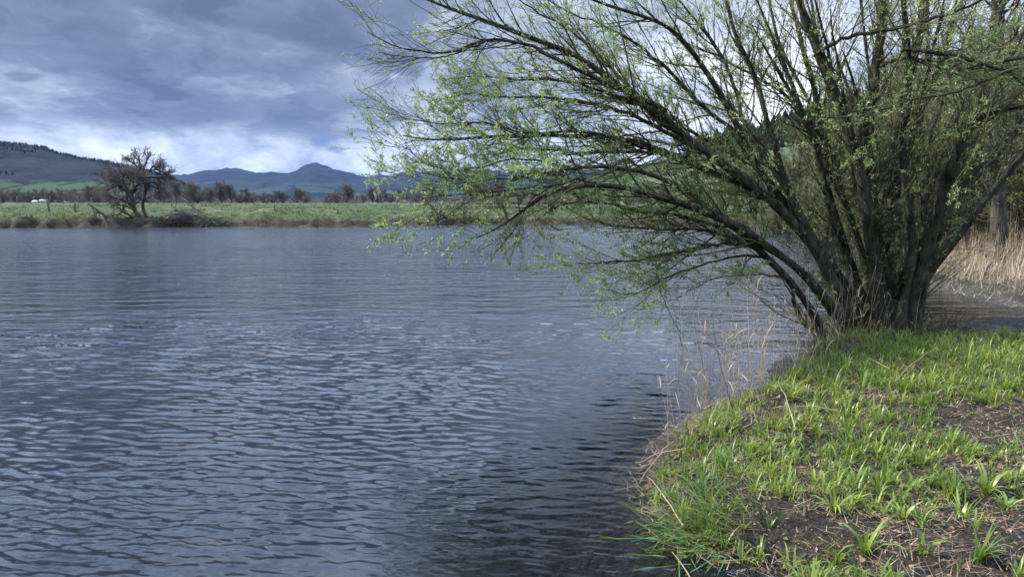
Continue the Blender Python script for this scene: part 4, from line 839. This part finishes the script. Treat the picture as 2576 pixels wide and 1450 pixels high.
# (pixel path from base to tip), Y at base, Y at tip, radius base, radius tip, leafiness, side shoots, label
W = [
 ([(2075, 838), (2063, 815), (2031, 765), (1986, 712), (1961, 674), (1919, 631), (1870, 593), (1839, 554), (1779, 512), (1719, 474), (1674, 449), (1600, 424), (1528, 419), (1437, 419), (1340, 440), (1250, 462)], 9.4, 8.2, .065, .010, 1.0, 62),
 ([(2150, 835), (2100, 780), (2038, 702), (2000, 663), (1954, 635), (1926, 614), (1880, 580), (1800, 540), (1700, 505), (1600, 478), (1500, 462), (1421, 463), (1369, 491), (1316, 516), (1281, 554), (1246, 582), (1180, 603)], 9.6, 7.6, .085, .008, 1.0, 62),
 ([(2058, 835), (2042, 831), (2017, 807), (2000, 754), (1989, 712)], 9.5, 9.5, .04, .02, .2, 3),
 ([(2180, 830), (2130, 800), (2095, 719), (2077, 667), (2052, 625), (2010, 572), (1975, 533), (1940, 505), (1870, 449), (1832, 421), (1789, 389), (1751, 361), (1716, 333), (1674, 300), (1633, 260), (1551, 215), (1502, 163), (1454, 137), (1408, 112), (1350, 100), (1285, 88), (1252, 65), (1203, 49), (1112, 23), (1041, 0), (960, -40)], 9.9, 8.6, .10, .008, .55, 80),
 ([(2160, 820), (2110, 730), (2060, 650), (2000, 560), (1972, 502), (1912, 485), (1870, 470), (1821, 440), (1760, 420), (1700, 398), (1642, 361), (1551, 344), (1454, 344), (1356, 341), (1291, 335), (1226, 341), (1171, 351), (1096, 354), (1025, 361), (990, 344)], 10.2, 8.4, .085, .007, .75, 70),
 ([(2190, 830), (2160, 780), (2120, 700), (2060, 610), (1990, 520), (1944, 480), (1912, 435), (1891, 396), (1870, 351), (1853, 309), (1821, 263), (1796, 217), (1761, 165), (1719, 102), (1674, 53), (1593, 42), (1551, 26), (1473, 3), (1400, -50)], 10.3, 10.0, .085, .010, .8, 60),
 ([(2190, 830), (2170, 790), (2112, 702), (2077, 653), (2042, 596), (2000, 533), (1972, 474), (1954, 386), (1937, 333), (1916, 252), (1898, 168), (1863, 116), (1840, 60), (1825, 0), (1800, -180), (1760, -400)], 10.0, 10.5, .075, .012, .7, 55),
 ([(2200, 830), (2180, 770), (2130, 667), (2098, 603), (2088, 544), (2084, 477), (2077, 421), (2070, 351), (2059, 281), (2045, 217), (2010, 112), (1990, 50), (1970, -100), (1950, -300)], 10.3, 10.9, .07, .012, .6, 50),
 ([(2215, 835), (2205, 760), (2195, 680), (2185, 580), (2179, 508), (2161, 449), (2144, 396), (2130, 351), (2112, 298), (2098, 245), (2081, 200), (2063, 151), (2045, 98), (2024, 42), (2000, 0), (1980, -150), (1950, -420)], 9.9, 9.4, .125, .015, .6, 60),
 ([(2225, 835), (2222, 760), (2205, 650), (2182, 560), (2168, 470), (2165, 368), (2182, 298), (2186, 245), (2193, 182), (2210, 116), (2214, 0), (2230, -150), (2240, -420)], 10.1, 10.1, .12, .015, .6, 60),
 ([(2235, 835), (2228, 720), (2222, 600), (2224, 491), (2228, 421), (2235, 368), (2249, 315), (2262, 250), (2285, 180), (2322, 105), (2333, 35), (2345, -120), (2370, -350)], 10.4, 10.9, .09, .012, .6, 50),
 ([(2255, 830), (2270, 760), (2298, 660), (2305, 572), (2280, 526), (2284, 491), (2284, 438), (2277, 393), (2270, 337), (2287, 281), (2301, 210), (2284, 119), (2291, 63), (2263, 0), (2270, -180), (2300, -380)], 9.7, 9.3, .075, .012, .6, 50),
 ([(2285, 835), (2291, 790), (2305, 737), (2322, 667), (2340, 596), (2361, 526), (2375, 456), (2396, 407), (2403, 351), (2420, 298), (2473, 277), (2515, 266), (2575, 270), (2700, 250), (2850, 200)], 9.8, 8.8, .135, .02, .8, 60),
 ([(2300, 800), (2325, 680), (2345, 600), (2372, 520), (2400, 450), (2420, 380), (2445, 300), (2470, 200), (2490, 100), (2520, -50), (2560, -300)], 10.4, 11.2, .08, .012, .7, 50),
 ([(2270, 820), (2260, 740), (2262, 640), (2240, 560), (2245, 470), (2262, 400), (2290, 340), (2330, 250), (2370, 160), (2400, 60), (2430, -120)], 10.7, 11.6, .07, .012, .7, 45),
 ([(2175, 640), (2140, 560), (2110, 480), (2090, 380), (2050, 280), (1990, 180), (1950, 80), (1930, -60), (1890, -250)], 10.4, 11.6, .05, .010, .7, 45),
 # boughs crossing in front
 ([(2050, 140), (2105, 105), (2144, 84), (2217, 81), (2287, 63), (2340, 53), (2375, 39), (2450, 10), (2560, -40)], 9.5, 8.6, .03, .012, 1.0, 26),
 ([(2205, 168), (2250, 150), (2290, 142), (2340, 162), (2445, 168), (2515, 158), (2600, 140)], 10.0, 8.8, .035, .014, 1.0, 26),
 ([(2270, 126), (2330, 130), (2400, 145), (2480, 168), (2560, 190), (2650, 200)], 9.4, 8.4, .035, .014, 1.0, 26),
 ([(2560, 170), (2480, 200), (2420, 225), (2370, 240), (2300, 250), (2240, 268), (2160, 292), (2090, 296), (2030, 290)], 8.6, 8.0, .022, .006, .7, 24),
 # left-hand sprays
 ([(1674, 276), (1593, 240), (1551, 224), (1502, 205), (1454, 182), (1408, 156), (1356, 123), (1291, 104), (1239, 94), (1203, 96), (1177, 107), (1138, 127), (1103, 133), (1047, 133), (982, 120), (934, 113), (890, 78)], 9.2, 8.2, .035, .004, .18, 46),
 ([(1239, 94), (1180, 112), (1128, 133), (1070, 144), (992, 143), (937, 136)], 8.6, 8.3, .012, .004, .1, 16),
 ([(1600, 378), (1520, 340), (1440, 330), (1380, 335), (1324, 340), (1259, 322), (1213, 304), (1177, 305), (1138, 312), (1096, 309), (1031, 305), (979, 296), (945, 283)], 9.0, 8.3, .022, .004, .35, 34),
 ([(1437, 419), (1350, 405), (1280, 398), (1200, 420), (1148, 432), (1103, 426), (1070, 422), (1041, 409), (1008, 390), (995, 367)], 8.5, 8.0, .014, .004, 1.0, 28),
 ([(1500, 462), (1400, 440), (1320, 438), (1240, 450), (1170, 455), (1110, 452), (1060, 438), (1035, 430)], 8.2, 7.8, .014, .004, 1.5, 30),
 ([(1421, 463), (1340, 470), (1260, 478), (1180, 490), (1110, 490), (1060, 495), (1030, 505)], 8.0, 7.7, .012, .004, 1.5, 28),
 ([(1480, 448), (1400, 460), (1330, 500), (1302, 554), (1281, 582), (1257, 614), (1232, 640), (1195, 642)], 7.9, 7.6, .010, .003, .8, 20),
 ([(1884, 614), (1796, 582), (1744, 575), (1674, 579), (1600, 575), (1520, 560), (1460, 545)], 9.5, 8.6, .035, .006, 1.2, 40),
 ([(1919, 631), (1870, 614), (1779, 614), (1674, 640), (1600, 655), (1520, 660), (1446, 662)], 9.5, 8.4, .030, .005, 1.2, 40),
 ([(1940, 650), (1860, 640), (1780, 660), (1700, 690), (1640, 720), (1590, 748), (1541, 730)], 9.4, 8.4, .022, .004, 1.3, 34),
 ([(1860, 600), (1780, 560), (1700, 540), (1600, 530), (1500, 505), (1420, 510), (1360, 540)], 9.4, 8.2, .03, .005, 1.3, 36),
 ([(1990, 700), (1930, 690), (1860, 690), (1800, 700), (1740, 730), (1700, 752)], 9.5, 8.9, .014, .004, .5, 22),
 ([(1680, 600), (1660, 640), (1655, 690), (1667, 747), (1688, 800), (1720, 849)], 8.9, 8.4, .009, .003, .05, 3),
 ([(1790, 389), (1700, 345), (1600, 290), (1500, 262), (1400, 250), (1300, 248), (1200, 240), (1120, 232)], 9.4, 8.7, .035, .005, 1.25, 50),
 ([(1720, 340), (1640, 270), (1560, 250), (1460, 215), (1380, 200), (1290, 200), (1200, 190), (1130, 195)], 9.6, 9.2, .03, .005, 1.1, 46),
 ([(1700, 330), (1600, 240), (1500, 130), (1420, 60), (1330, 20), (1250, -30)], 9.8, 9.8, .03, .006, .7, 40),
 ([(1850, 330), (1760, 260), (1690, 180), (1600, 110), (1520, 70), (1420, 30), (1330, -30)], 10.2, 10.6, .035, .006, .8, 42),
 ([(1740, 400), (1640, 380), (1540, 380), (1440, 385), (1340, 372), (1250, 385), (1160, 395)], 9.6, 9.2, .03, .005, 1.2, 46),
 ([(1920, 400), (1870, 300), (1850, 200), (1800, 110), (1730, 30), (1650, -60)], 10.6, 11.2, .04, .008, .9, 40),
 ([(1990, 470), (1940, 420), (1850, 390), (1770, 350), (1700, 300), (1620, 270)], 10.4, 10.6, .035, .008, 1.0, 34),
 ([(2100, 400), (2030, 300), (1960, 230), (1880, 180), (1790, 130), (1700, 100)], 10.6, 11.2, .035, .008, 1.0, 36),
]
for i in range(24):   # stems on the far side of the stool and the right-hand half of the crown, mostly above and beyond the frame
    tx = rng.uniform(2250, 3000) if i < 13 else rng.uniform(1850, 2300); ty = rng.uniform(-450, 150); yb = rng.uniform(10.2, 10.9); yt = rng.uniform(9.0, 12.6)
    bx = rng.uniform(2190, 2300); m1 = (bx + (tx - bx) * .22 + rng.normal(0, 12), 560 + rng.normal(0, 20)); m2 = (bx + (tx - bx) * .55 + rng.normal(0, 20), 300 + rng.normal(0, 30))
    W.append(([(bx, 830), m1, m2, (tx, ty)], yb, yt, rng.uniform(.04, .085), .010, .7, 34))

def quant(v): return v
will_org = np.array(ong(2225, 836, 0.2)); wil = empty('willow_tree', will_org, 'large many-stemmed willow in young leaf leaning over the river from the near bank', 'tree')
LIMBS, RAD = [], []
for pts, Y0, Y1, r0, r1, lf, ns in W:
    pts = [(p_[0] if p_[0] > 1400 else 1400 - (1400 - p_[0]) * .94, p_[1]) for p_ in pts]
    P, r = limbs_px([(pts, Y0, Y1, r0, r1)], 26, 0.0); P = P[0]; r = r[0]
    t_ = np.linspace(0, 1, 26)
    P[:, 1] += np.sin(t_ * 5 + rng.random() * 6) * 0.12 * t_ * (1 - t_) * 3; P += rng.normal(0, .008, P.shape)
    if pts[0][1] > 790: r = r * (1 + 0.5 * np.exp(-t_ * 18)); P[0, 2] = min(P[0, 2], -0.15)
    r = r * (.78 if r0 > .04 else .88); r = r * (1 + 0.16 * np.convolve(rng.normal(0, 1, 28), [.3, .5, .3], 'valid')[:26] * np.clip(r / .03, 0, 1))
    LIMBS.append(P); RAD.append(r)
# root stool: swollen knotty base joining the stems
def knotty(c, rx, ry, h, seed):
    nz = Noise(seed); n, m = 40, 26; V = np.zeros((m, n, 3))
    for k in range(m):
        q = k / (m - 1); a = np.linspace(0, 2 * np.pi, n, endpoint=False); s = (1.15 - .45 * q ** .7) * (1 if q < .85 else math.sqrt(max(0.0, 1 - ((q - .85) / .15) ** 2)))
        rr = s * (1 + .30 * nz(np.cos(a) * 2.5 + 7, np.sin(a) * 2.5 + q * 2.2 + 7, 4))
        V[k, :, 0] = c[0] + np.cos(a) * rx * rr; V[k, :, 1] = c[1] + np.sin(a) * ry * rr; V[k, :, 2] = c[2] - .3 + h * q * (1 + .35 * nz(np.cos(a) * 3 + 2, np.sin(a) * 3, 3))
    idx = np.arange(n * m).reshape(m, n); a = idx[:-1]; b = np.roll(a, -1, 1); c2 = idx[1:]; d = np.roll(c2, -1, 1)
    return V.reshape(-1, 3), np.stack([a, b, d, c2], -1).reshape(-1, 4)
mk('stump', *knotty(at(2225, 800, 10.15) * [1, 1, 0] + [0, 0, .15], .50, .45, .75, 21), M['willow_bark'], wil, origin=will_org)

PL = np.array(LIMBS); RL = np.array(RAD)
for i, (spec, P, r) in enumerate(zip(W, PL, RL)):
    lf, ns = spec[5], spec[6]
    P1 = P[None]; r1 = r[None]; thick = spec[3] > .04; L = np.linalg.norm(np.diff(P, axis=0), axis=1).sum()
    tm = 0.30 if thick and spec[0][0][1] > 700 else 0.08
    out_dir = norm((P[-1] - P[len(P) // 2])[None])[0] * 0.05
    if spec[0][-1][1] > 450: ns = int(ns * .72)
    ns = int(ns * (.55 if spec[3] >= .045 and spec[0][-1][0] > 1850 else .72))
    ns = max(ns, 4)
    b1 = spawn(P1, r1, int(ns * 0.85), tm, 0.99, 0.62, 1.15, 8, 0.035, 0.10, 0.5, 0.3, 0.016, pull=out_dir)
    b1[1][:] = np.maximum(b1[1], .0028)
    b2 = spawn(b1[0], b1[1], int(ns * 4.6), 0.12, 1.0, 0.55, 0.52, 6, 0.035, 0.12, 0.65, 0.5); b2[1][:] = np.clip(b2[1], .0016, .003)
    b2b = spawn(P1, r1, int(ns * 1.3), tm, 1.0, 0.7, 0.6, 6, 0.04, 0.12, 0.3, 0.5); b2b[1][:] = np.clip(b2b[1], .0019, .004)
    b3 = spawn(b2[0], b2[1], int(ns * 4.6), 0.1, 1.0, 0.5, 0.24, 4, 0.03, 0.12, 0.8, 0.6); b3[1][:] = np.clip(b3[1], .0013, .0022)
    if spec[0][0][1] > 600 and thick: # epicormic shoots low on the big stems
        b4 = spawn(P1, r1, 26, 0.05, 0.5, 0.8, 0.85, 6, 0.12, 0.12, 0.1, 0.5, 0.006); b4[1][:] = np.maximum(b4[1], .0022)
    else: b4 = (np.zeros((0, 6, 3)), np.zeros((0, 6)))
    lo = mk('limb', *(rough_tube(P, r) if thick else tubes([(P1, r1)], 8)), M['willow_bark'], wil, origin=will_org)
    tb = join(tubes([b1[:2]], 5), tubes([b2[:2], b2b[:2], b3[:2], b4[:2]], 3))
    mk('twigs', *tb, M['twig_bark'], lo, origin=will_org)
    nl = lf * ns * (0.42 if spec[3] >= .045 and np.array(spec[0])[:, 0].max() > 2080 and np.array(spec[0])[-1, 0] > 1850 else (.75 if thick else 1.0))
    if nl > 1:
        tip = b3[0][:, -1, :]; ff = 1.0
        parts = [leaves(b3[0], int(nl * 20), .041, .011, 0.0, 4, 0.75), leaves(b2[0], int(nl * 12), .041, .011, .15, 4, 0.75), leaves(b2b[0], int(nl * 4.0), .042, .011, .15, 4, .75), leaves(b1[0], int(nl * 1.2), .038, .010, .4, 4, .75)]
        if len(b4[0]): parts.append(leaves(b4[0], 60, .042, .011, .3, 5, .75))
        mk('leaves', *join(*parts), M['willow_leaf'], lo, origin=will_org)

# brush of fine dead shoots round the foot of the willow
n = 1100; a = rng.uniform(0, 6.28, n); rr_ = rng.uniform(.25, 1.0, n); c0 = at(2225, 800, 10.1)
bs_ = np.stack([c0[0] + np.cos(a) * rr_, c0[1] + np.sin(a) * rr_ * .8, np.full(n, .1)], 1); K = 5; tp = np.zeros((n, K, 3)); tp[:, 0] = bs_
dd = np.stack([np.cos(a) * .6, np.sin(a) * .6, rng.uniform(.2, 1.2, n)], 1) + rng.normal(0, .5, (n, 3)); 
for k in range(1, K): dd = norm(dd + rng.normal(0, .3, (n, 3))); tp[:, k] = tp[:, k - 1] + dd * rng.uniform(.04, .16, n)[:, None]
tp[:, :, 2] = np.maximum(tp[:, :, 2], .06)
mk('root_shoots', *tubes([(tp, np.full((n, K), .0032))], 3), M['twig_bark'], wil, origin=will_org)

# ------------------------------------------------------------------ near bank plants
def mud_mask(x, y):
    """1 where plants grow thickly; bare trodden earth towards the right and the camera"""
    m = 0.72 + 1.5 * nC(x * .8 + 3, y * .8 + 8, 3) + .36 * sstep(6, 4.5, y)
    for px, py, rr, a in ((2520, 1060, .7, 1.3), (2500, 1430, .9, 1.0), (2380, 1400, .45, .5), (2100, 1180, .22, .5), (1900, 1330, .35, .4), (2570, 1180, .6, .7), (2030, 1280, .25, .4), (2575, 1330, .5, .4)):
        g_ = ong(px, py, .25); m = m - a * np.exp(-((x - g_[0]) ** 2 + (y - g_[1]) ** 2) / (rr * rr))
    m = m + 0.12 * sstep(5.0, 7.0, y) + 1.7 * (nA(x * 3.1 + 5, y * 3.1, 3)); return m
def bank_points(n, d0=.08, ymax=10.2):
    X = rng.uniform(.8, 9.5, n); Y = rng.uniform(1.6, ymax, n); d = sdf(X, Y); k = (d > d0); return X[k], Y[k], d[k]

def tuft_mesh(seed, nb, ln, wd, leanm=.45):
    r2 = np.random.default_rng(seed); b = np.zeros((nb, 3)); a = r2.uniform(0, 6.28, nb); rr = r2.uniform(0, .02, nb); b[:, 0] = np.sin(a) * rr; b[:, 1] = np.cos(a) * rr; b[:, 2] = -.01
    return blades(b, a + r2.normal(0, .4, nb), ln * r2.uniform(.5, 1.15, nb), wd * r2.uniform(.6, 1.2, nb), np.abs(r2.normal(0.12, .22, nb)), r2.uniform(.2, 1.9, nb) * leanm * 1.6, 5)
def tuft_spread(X, Y, scale, nmin, nmax, ln, wd, lean=.45):
    nb = rng.integers(nmin, nmax, len(X)); tot = nb.sum(); i = np.repeat(np.arange(len(X)), nb); s = np.repeat(scale, nb)
    a = rng.uniform(0, 6.28, tot); rr = rng.uniform(0, .022, tot) * s
    z = height(X, Y)[i]; b = np.stack([X[i] + np.sin(a) * rr, Y[i] + np.cos(a) * rr, z - .01], 1)
    return blades(b, a + rng.normal(0, .5, tot), ln * s * rng.uniform(.45, 1.15, tot), wd * np.sqrt(s) * rng.uniform(.6, 1.2, tot), np.abs(rng.normal(.12, .22, tot)), rng.uniform(.2, 1.9, tot) * lean * 1.6, 5)

X, Y, d = bank_points(15500, -.02); mm = mud_mask(X, Y); k = (rng.random(len(X)) < np.clip(mm * 1.15 - .05, 0.04, 1)); X, Y, d, mm = X[k], Y[k], d[k], mm[k]
k = ~((X > 5.6) & (Y > 9.2)); X, Y, mm = X[k], Y[k], mm[k]
mass = tuft_spread(X, Y, np.clip(.35 + 1.05 * rng.random(len(X)) ** 1.3 + .15 * sstep(5, 7, Y), .3, 1.35), 5, 11, .150, .0108, 1.0)
X, Y, d = bank_points(11000, -.03); k = rng.random(len(X)) < np.clip(mud_mask(X, Y) * .9 + .12, .1, 1); X, Y = X[k], Y[k]
mass = join(mass, tuft_spread(X, Y, rng.uniform(.5, 1.2, len(X)), 4, 9, .065, .006, 1.1))
tag(mk('leafy_ground_plants', *mass, M['tuft']), 'bright green strap-leaved plants covering the near bank', 'ground plants', kind='stuff')
X, Y, d = bank_points(80000, -.04); k = rng.random(len(X)) < np.clip(mud_mask(X, Y) * 1.0 + .1, .12, 1); X, Y = X[k], Y[k]
az = rng.uniform(0, 6.28, len(X))
tag(mk('short_grass', *blades(np.stack([X, Y, height(X, Y) - .005], 1), az, rng.uniform(.015, .075, len(X)), rng.uniform(.002, .0045, len(X)), rng.uniform(.1, 1.3, len(X)), rng.uniform(.1, 1.0, len(X)), 3), M['grass']), 'short fine grass between the leafy plants on the near bank', 'grass', kind='stuff')

# the biggest separate tufts in the foreground
tm = []
for s in range(7):
    v, f = tuft_mesh(100 + s, 13 + 2 * s, .145 + .012 * s, .0135, .75 + .12 * (s % 4)); o = mk('leafy_tuft', v, f, M['tuft']); tm.append(o)
spots = [(1915, 1290, 1.05, 'on the mud left of the middle'), (2050, 1195, 1.2, 'spiky one by the brown leaves'), (2150, 1180, 1.25, ''), (2285, 1205, 1.1, ''), (2395, 1230, 1.2, ''), (2480, 1215, 1.25, ''), (2100, 1260, 1.1, ''), (1990, 1110, 1.1, ''), (1880, 1120, .95, ''), (2210, 1120, 1.1, ''),
         (2330, 1140, 1.1, ''), (2440, 1130, 1.0, ''), (2180, 1340, 1.2, ''), (2040, 1395, 1.1, ''), (2320, 1370, 1.15, ''), (2250, 1420, 1.1, ''), (2420, 1290, 1.2, ''), (2530, 1260, 1.1, ''), (1850, 1350, 1.0, ''), (2110, 1330, 1.0, ''), (2460, 1385, 1.0, ''), (1960, 1225, .95, ''), (2560, 1420, 1.0, ''), (1900, 1205, .9, ''), (2270, 1290, 1.05, '')]
for i, (px, py, s, _) in enumerate(spots):
    g_ = ong(px, py, .27); src = tm[i % 7]
    if i < 7: o = src
    else: o = src.copy(); col.objects.link(o)
    o.location = (g_[0], g_[1], gh(g_[0], g_[1])[0]); o.scale = (s * rng.uniform(.8, 1.3), s * rng.uniform(.8, 1.3), s * rng.uniform(.7, 1.05)); o.rotation_euler = (rng.normal(0, .15), rng.normal(0, .15), rng.uniform(0, 6.28))
    tag(o, 'large bright green strap-leaved tuft rising from the trodden foreground mud', 'plant', 'large leafy tufts in the foreground')

# broad sedge tussock leaning into the water
g_ = ong(1800, 1265, .2); n = 360; a = rng.normal(-1.75, .75, n); bx = g_[0] + rng.normal(-.05, .13, n); by = g_[1] + rng.normal(0, .15, n)
v, f = blades(np.stack([bx, by, gh(bx, by) + .0], 1), a, rng.uniform(.14, .46, n), rng.uniform(.004, .0075, n), rng.uniform(.55, 1.25, n), rng.uniform(.2, .9, n), 5); v[:, 2] = np.maximum(v[:, 2], .008 + .02 * rng.random(len(v)))
tag(mk('sedge_tussock', v, f, M['sedge'], origin=(g_[0], g_[1], .2)), 'fine-leaved green and tan sedge tussock flopping into the water at the bank edge', 'tussock')

# dead leaves and broken straw on the ground
X, Y, d = bank_points(34000, -.05); m_ = len(X); a = rng.uniform(0, 6.28, m_); l = rng.uniform(.004, .017, m_) * np.where(rng.random(m_) < .06, 2.2, 1.0)
c_ = np.stack([X, Y, height(X, Y) + rng.uniform(.004, .016, m_)], 1); e1 = np.stack([np.cos(a), np.sin(a), rng.normal(0, .35, m_)], 1); e2 = np.stack([-np.sin(a), np.cos(a), rng.normal(0, .35, m_)], 1)
v = np.stack([c_ - e1 * l[:, None], c_ + e2 * l[:, None] * .55 + [0, 0, .004], c_ + e1 * l[:, None], c_ - e2 * l[:, None] * .5], 1).reshape(-1, 3)
tag(mk('leaf_litter', v, np.arange(m_ * 4).reshape(-1, 4), M['litter']), 'small brown dead leaves scattered over the mud of the near bank', 'dead leaves', kind='stuff')
X, Y, d = bank_points(30000, -.25, 10); k = (rng.random(len(X)) < np.where(d < .8, 1, .35)); X, Y = X[k], Y[k]
v, f = blades(np.stack([X, Y, np.maximum(height(X, Y), 0) + .012], 1), rng.uniform(0, 6.28, len(X)), rng.uniform(.03, .20, len(X)), rng.uniform(.002, .006, len(X)), rng.uniform(1.1, 1.55, len(X)), rng.normal(.0, .15, len(X)), 4)
X2, Y2, d2 = bank_points(34000, -.1, 10)
tag(mk('thatch', *blades(np.stack([X2, Y2, np.maximum(height(X2, Y2), 0) + rng.uniform(.003, .02, len(X2))], 1), rng.uniform(0, 6.28, len(X2)), rng.uniform(.03, .15, len(X2)), rng.uniform(.003, .007, len(X2)), rng.uniform(1.0, 1.6, len(X2)), rng.normal(.1, .4, len(X2)), 4), M['litter']), 'matted brown dead blades lying among the plants of the near bank', 'dead grass', kind='stuff')
tag(mk('straw_litter', v, f, M['straw']), 'broken straw and flattened dead stalks along the near bank', 'straw', kind='stuff')

# dry reed stalks along the waterline, each its own object
def stalk_mesh(seed):
    r2 = np.random.default_rng(seed); K = 9; P = np.zeros((1, K, 3)); d = np.array([r2.normal(0, .06), r2.normal(0, .06), 1.0]); p = np.array([0, 0, -.05])
    brk = r2.integers(4, 8) if r2.random() < .2 else 99
    for k in range(K):
        P[0, k] = p
        if k == brk: d = d + np.array([r2.normal(0, .9), r2.normal(0, .9), -.5])
        d = norm(d + r2.normal(0, .03, 3)); p = p + d * .13
    st = tubes([(P, np.linspace(.0028, .0012, K)[None])], 5)
    nb = r2.integers(1, 3); ii = r2.integers(2, K, nb); b = P[0, ii]
    bl = blades(b, r2.uniform(0, 6.28, nb), r2.uniform(.08, .22, nb), r2.uniform(.005, .010, nb), r2.uniform(.15, .8, nb), r2.uniform(.3, 1.8, nb), 5)
    parts = [st, bl]
    if seed % 3 == 0:
        nh = 26; b = np.repeat(P[0, -2:-1], nh, 0) + np.outer(r2.random(nh), P[0, -1] - P[0, -2]); parts.append(blades(b, r2.uniform(0, 6.28, nh), r2.uniform(.02, .06, nh), r2.uniform(.002, .005, nh), r2.uniform(.2, .9, nh), r2.uniform(0, .8, nh), 3))
    return join(*parts)
SM = []
for s in range(9): SM.append(mk('reed_stalk', *stalk_mesh(300 + s), M['straw']))
line_px = [(1680, 1150), (1735, 1090), (1790, 1055), (1850, 1030), (1900, 1010), (1960, 975), (2010, 950), (2060, 915), (2110, 890), (2160, 868), (2210, 855)]
cl_ = [(1760, 1075, 17, .78), (1800, 1050, 9, .82), (1885, 1020, 14, .8), (1930, 985, 12, .85), (2000, 960, 15, .7), (2040, 935, 12, .7), (2100, 895, 12, .75), (2150, 875, 12, .8), (2260, 870, 6, .45), (1700, 1120, 8, .55), (1840, 1035, 8, .6)]
first = True; cntr = 0
for px, py, n_, hs in cl_:
    for j in range(n_):
        g_ = ong(px + rng.normal(0, 22), py + rng.normal(0, 8), .12); src = SM[cntr % 9]
        o = src if cntr < 9 else src.copy()
        if cntr >= 9: col.objects.link(o)
        z = gh(g_[0], g_[1])[0]; o.location = (g_[0], g_[1], max(z, -.08)); s = hs * rng.uniform(.6, 1.4)
        o.scale = (1, 1, s); o.rotation_euler = (rng.normal(0, .09), rng.normal(-.04, .11), rng.uniform(0, 6.28)); tag(o, 'thin dry straw-coloured reed stalk standing at the edge of the near bank', 'reed', 'dry reed stalks along the near bank'); cntr += 1
for (a0, a1, lab) in (((1610, 1195), (1690, 1110), 'dry stalk leaning out over the water above the sedge tussock'), ((1600, 1150), (1725, 1100), 'dry stalk lying low over the water left of the reed clump'), ((1625, 1180), (1720, 1240), 'short dry stalk lying across the water edge'),
                      ((1690, 1350), (1800, 1440), 'long pale stalk floating near the bottom edge of the water'), ((2080, 850), (2235, 935), 'thick pale stalk fallen across the grass near the willow'), ((1940, 1080), (2110, 1035), 'pale stalk lying on the tufts by the reed clump'), ((1955, 1000), (2000, 1085), 'pale stalk slanting down among the reed clump'), ((2350, 925), (2250, 960), 'pale stalk lying in the grass right of the willow')):
    A = ong(*a0, .10); B = ong(*a1, .30 if a1[0] > 1700 else .12)
    if a0[0] < 1700: A = A * [1, 1, 0] + [0, 0, .05]
    else: A = A * [1, 1, 0] + [0, 0, gh(A[0], A[1])[0] + .10]
    B = B * [1, 1, 0] + [0, 0, max(gh(B[0], B[1])[0], 0) + (.10 if a1[0] > 1700 else .06)]
    if a0[1] == 1350: A[2], B[2] = .02, .03
    P = np.array([A + (B - A) * q + [0, 0, .03 * math.sin(q * 3.1)] for q in np.linspace(0, 1, 8)])[None] + rng.normal(0, .004, (1, 8, 3))
    tag(mk('reed_stalk', *tubes([(P, np.linspace(.003, .0045, 8)[None])], 5), M['straw'], origin=P[0, 0]), lab, 'reed')
# two dark dead stems in front of the reeds
for pts, lab in (([(1790, 1040), (1776, 960), (1762, 900), (1755, 860)], 'thin dark dead stem rising through the reed stalks'), ([(1850, 1060), (1822, 960), (1800, 870), (1792, 800)], 'second thin dark stem, taller, right of the first')):
    Yb = ong(*pts[0], .1)[1]; P, r = limbs_px([(pts, Yb, Yb - .05, .0045, .0018)], 10, .004); tag(mk('dead_plant', *tubes([(P, r)], 5), M['bare_bark'], origin=P[0, 0]), lab, 'dead plant', 'dark dead stems among the reeds')
sc.view_settings.view_transform = 'Standard'; sc.view_settings.look = 'None'; sc.view_settings.gamma = 1.0; sc.view_settings.exposure = 0.86

# ------------------------------------------------------------------ air
def haze():
    m = bpy.data.materials.new('haze'); m.use_nodes = True; m.node_tree.nodes.clear(); t = NT(m); out = t.add('ShaderNodeOutputMaterial')
    pv = t.add('ShaderNodeVolumePrincipled', None, Color=(0.28, 0.50, 1.0, 1), Density=HAZE); pv.inputs['Anisotropy'].default_value = 0.0
    t.l.new(pv.outputs[0], out.inputs['Volume'])
    x0, x1, y0, y1, z0, z1 = -16000, 16000, -15500, 15800, -5, 620
    v = [(x, y, z) for z in (z0, z1) for x, y in ((x0, y0), (x1, y0), (x1, y1), (x0, y1))]
    o = mk('haze', v, np.array([(3, 2, 1, 0), (4, 5, 6, 7), (0, 1, 5, 4), (1, 2, 6, 5), (2, 3, 7, 6), (3, 0, 4, 7)]), m, smooth=False); o.data.materials.clear(); o.data.materials.append(m); tag(o, kind='stuff')
HAZE = 2.3e-5
haze()
c = sc.cycles; c.max_bounces = 8; c.transparent_max_bounces = 16; c.volume_bounces = 0; c.glossy_bounces = 3; c.diffuse_bounces = 3; c.caustics_reflective = False; c.caustics_refractive = False; c.sample_clamp_direct = 6.0; c.sample_clamp_indirect = 3.0
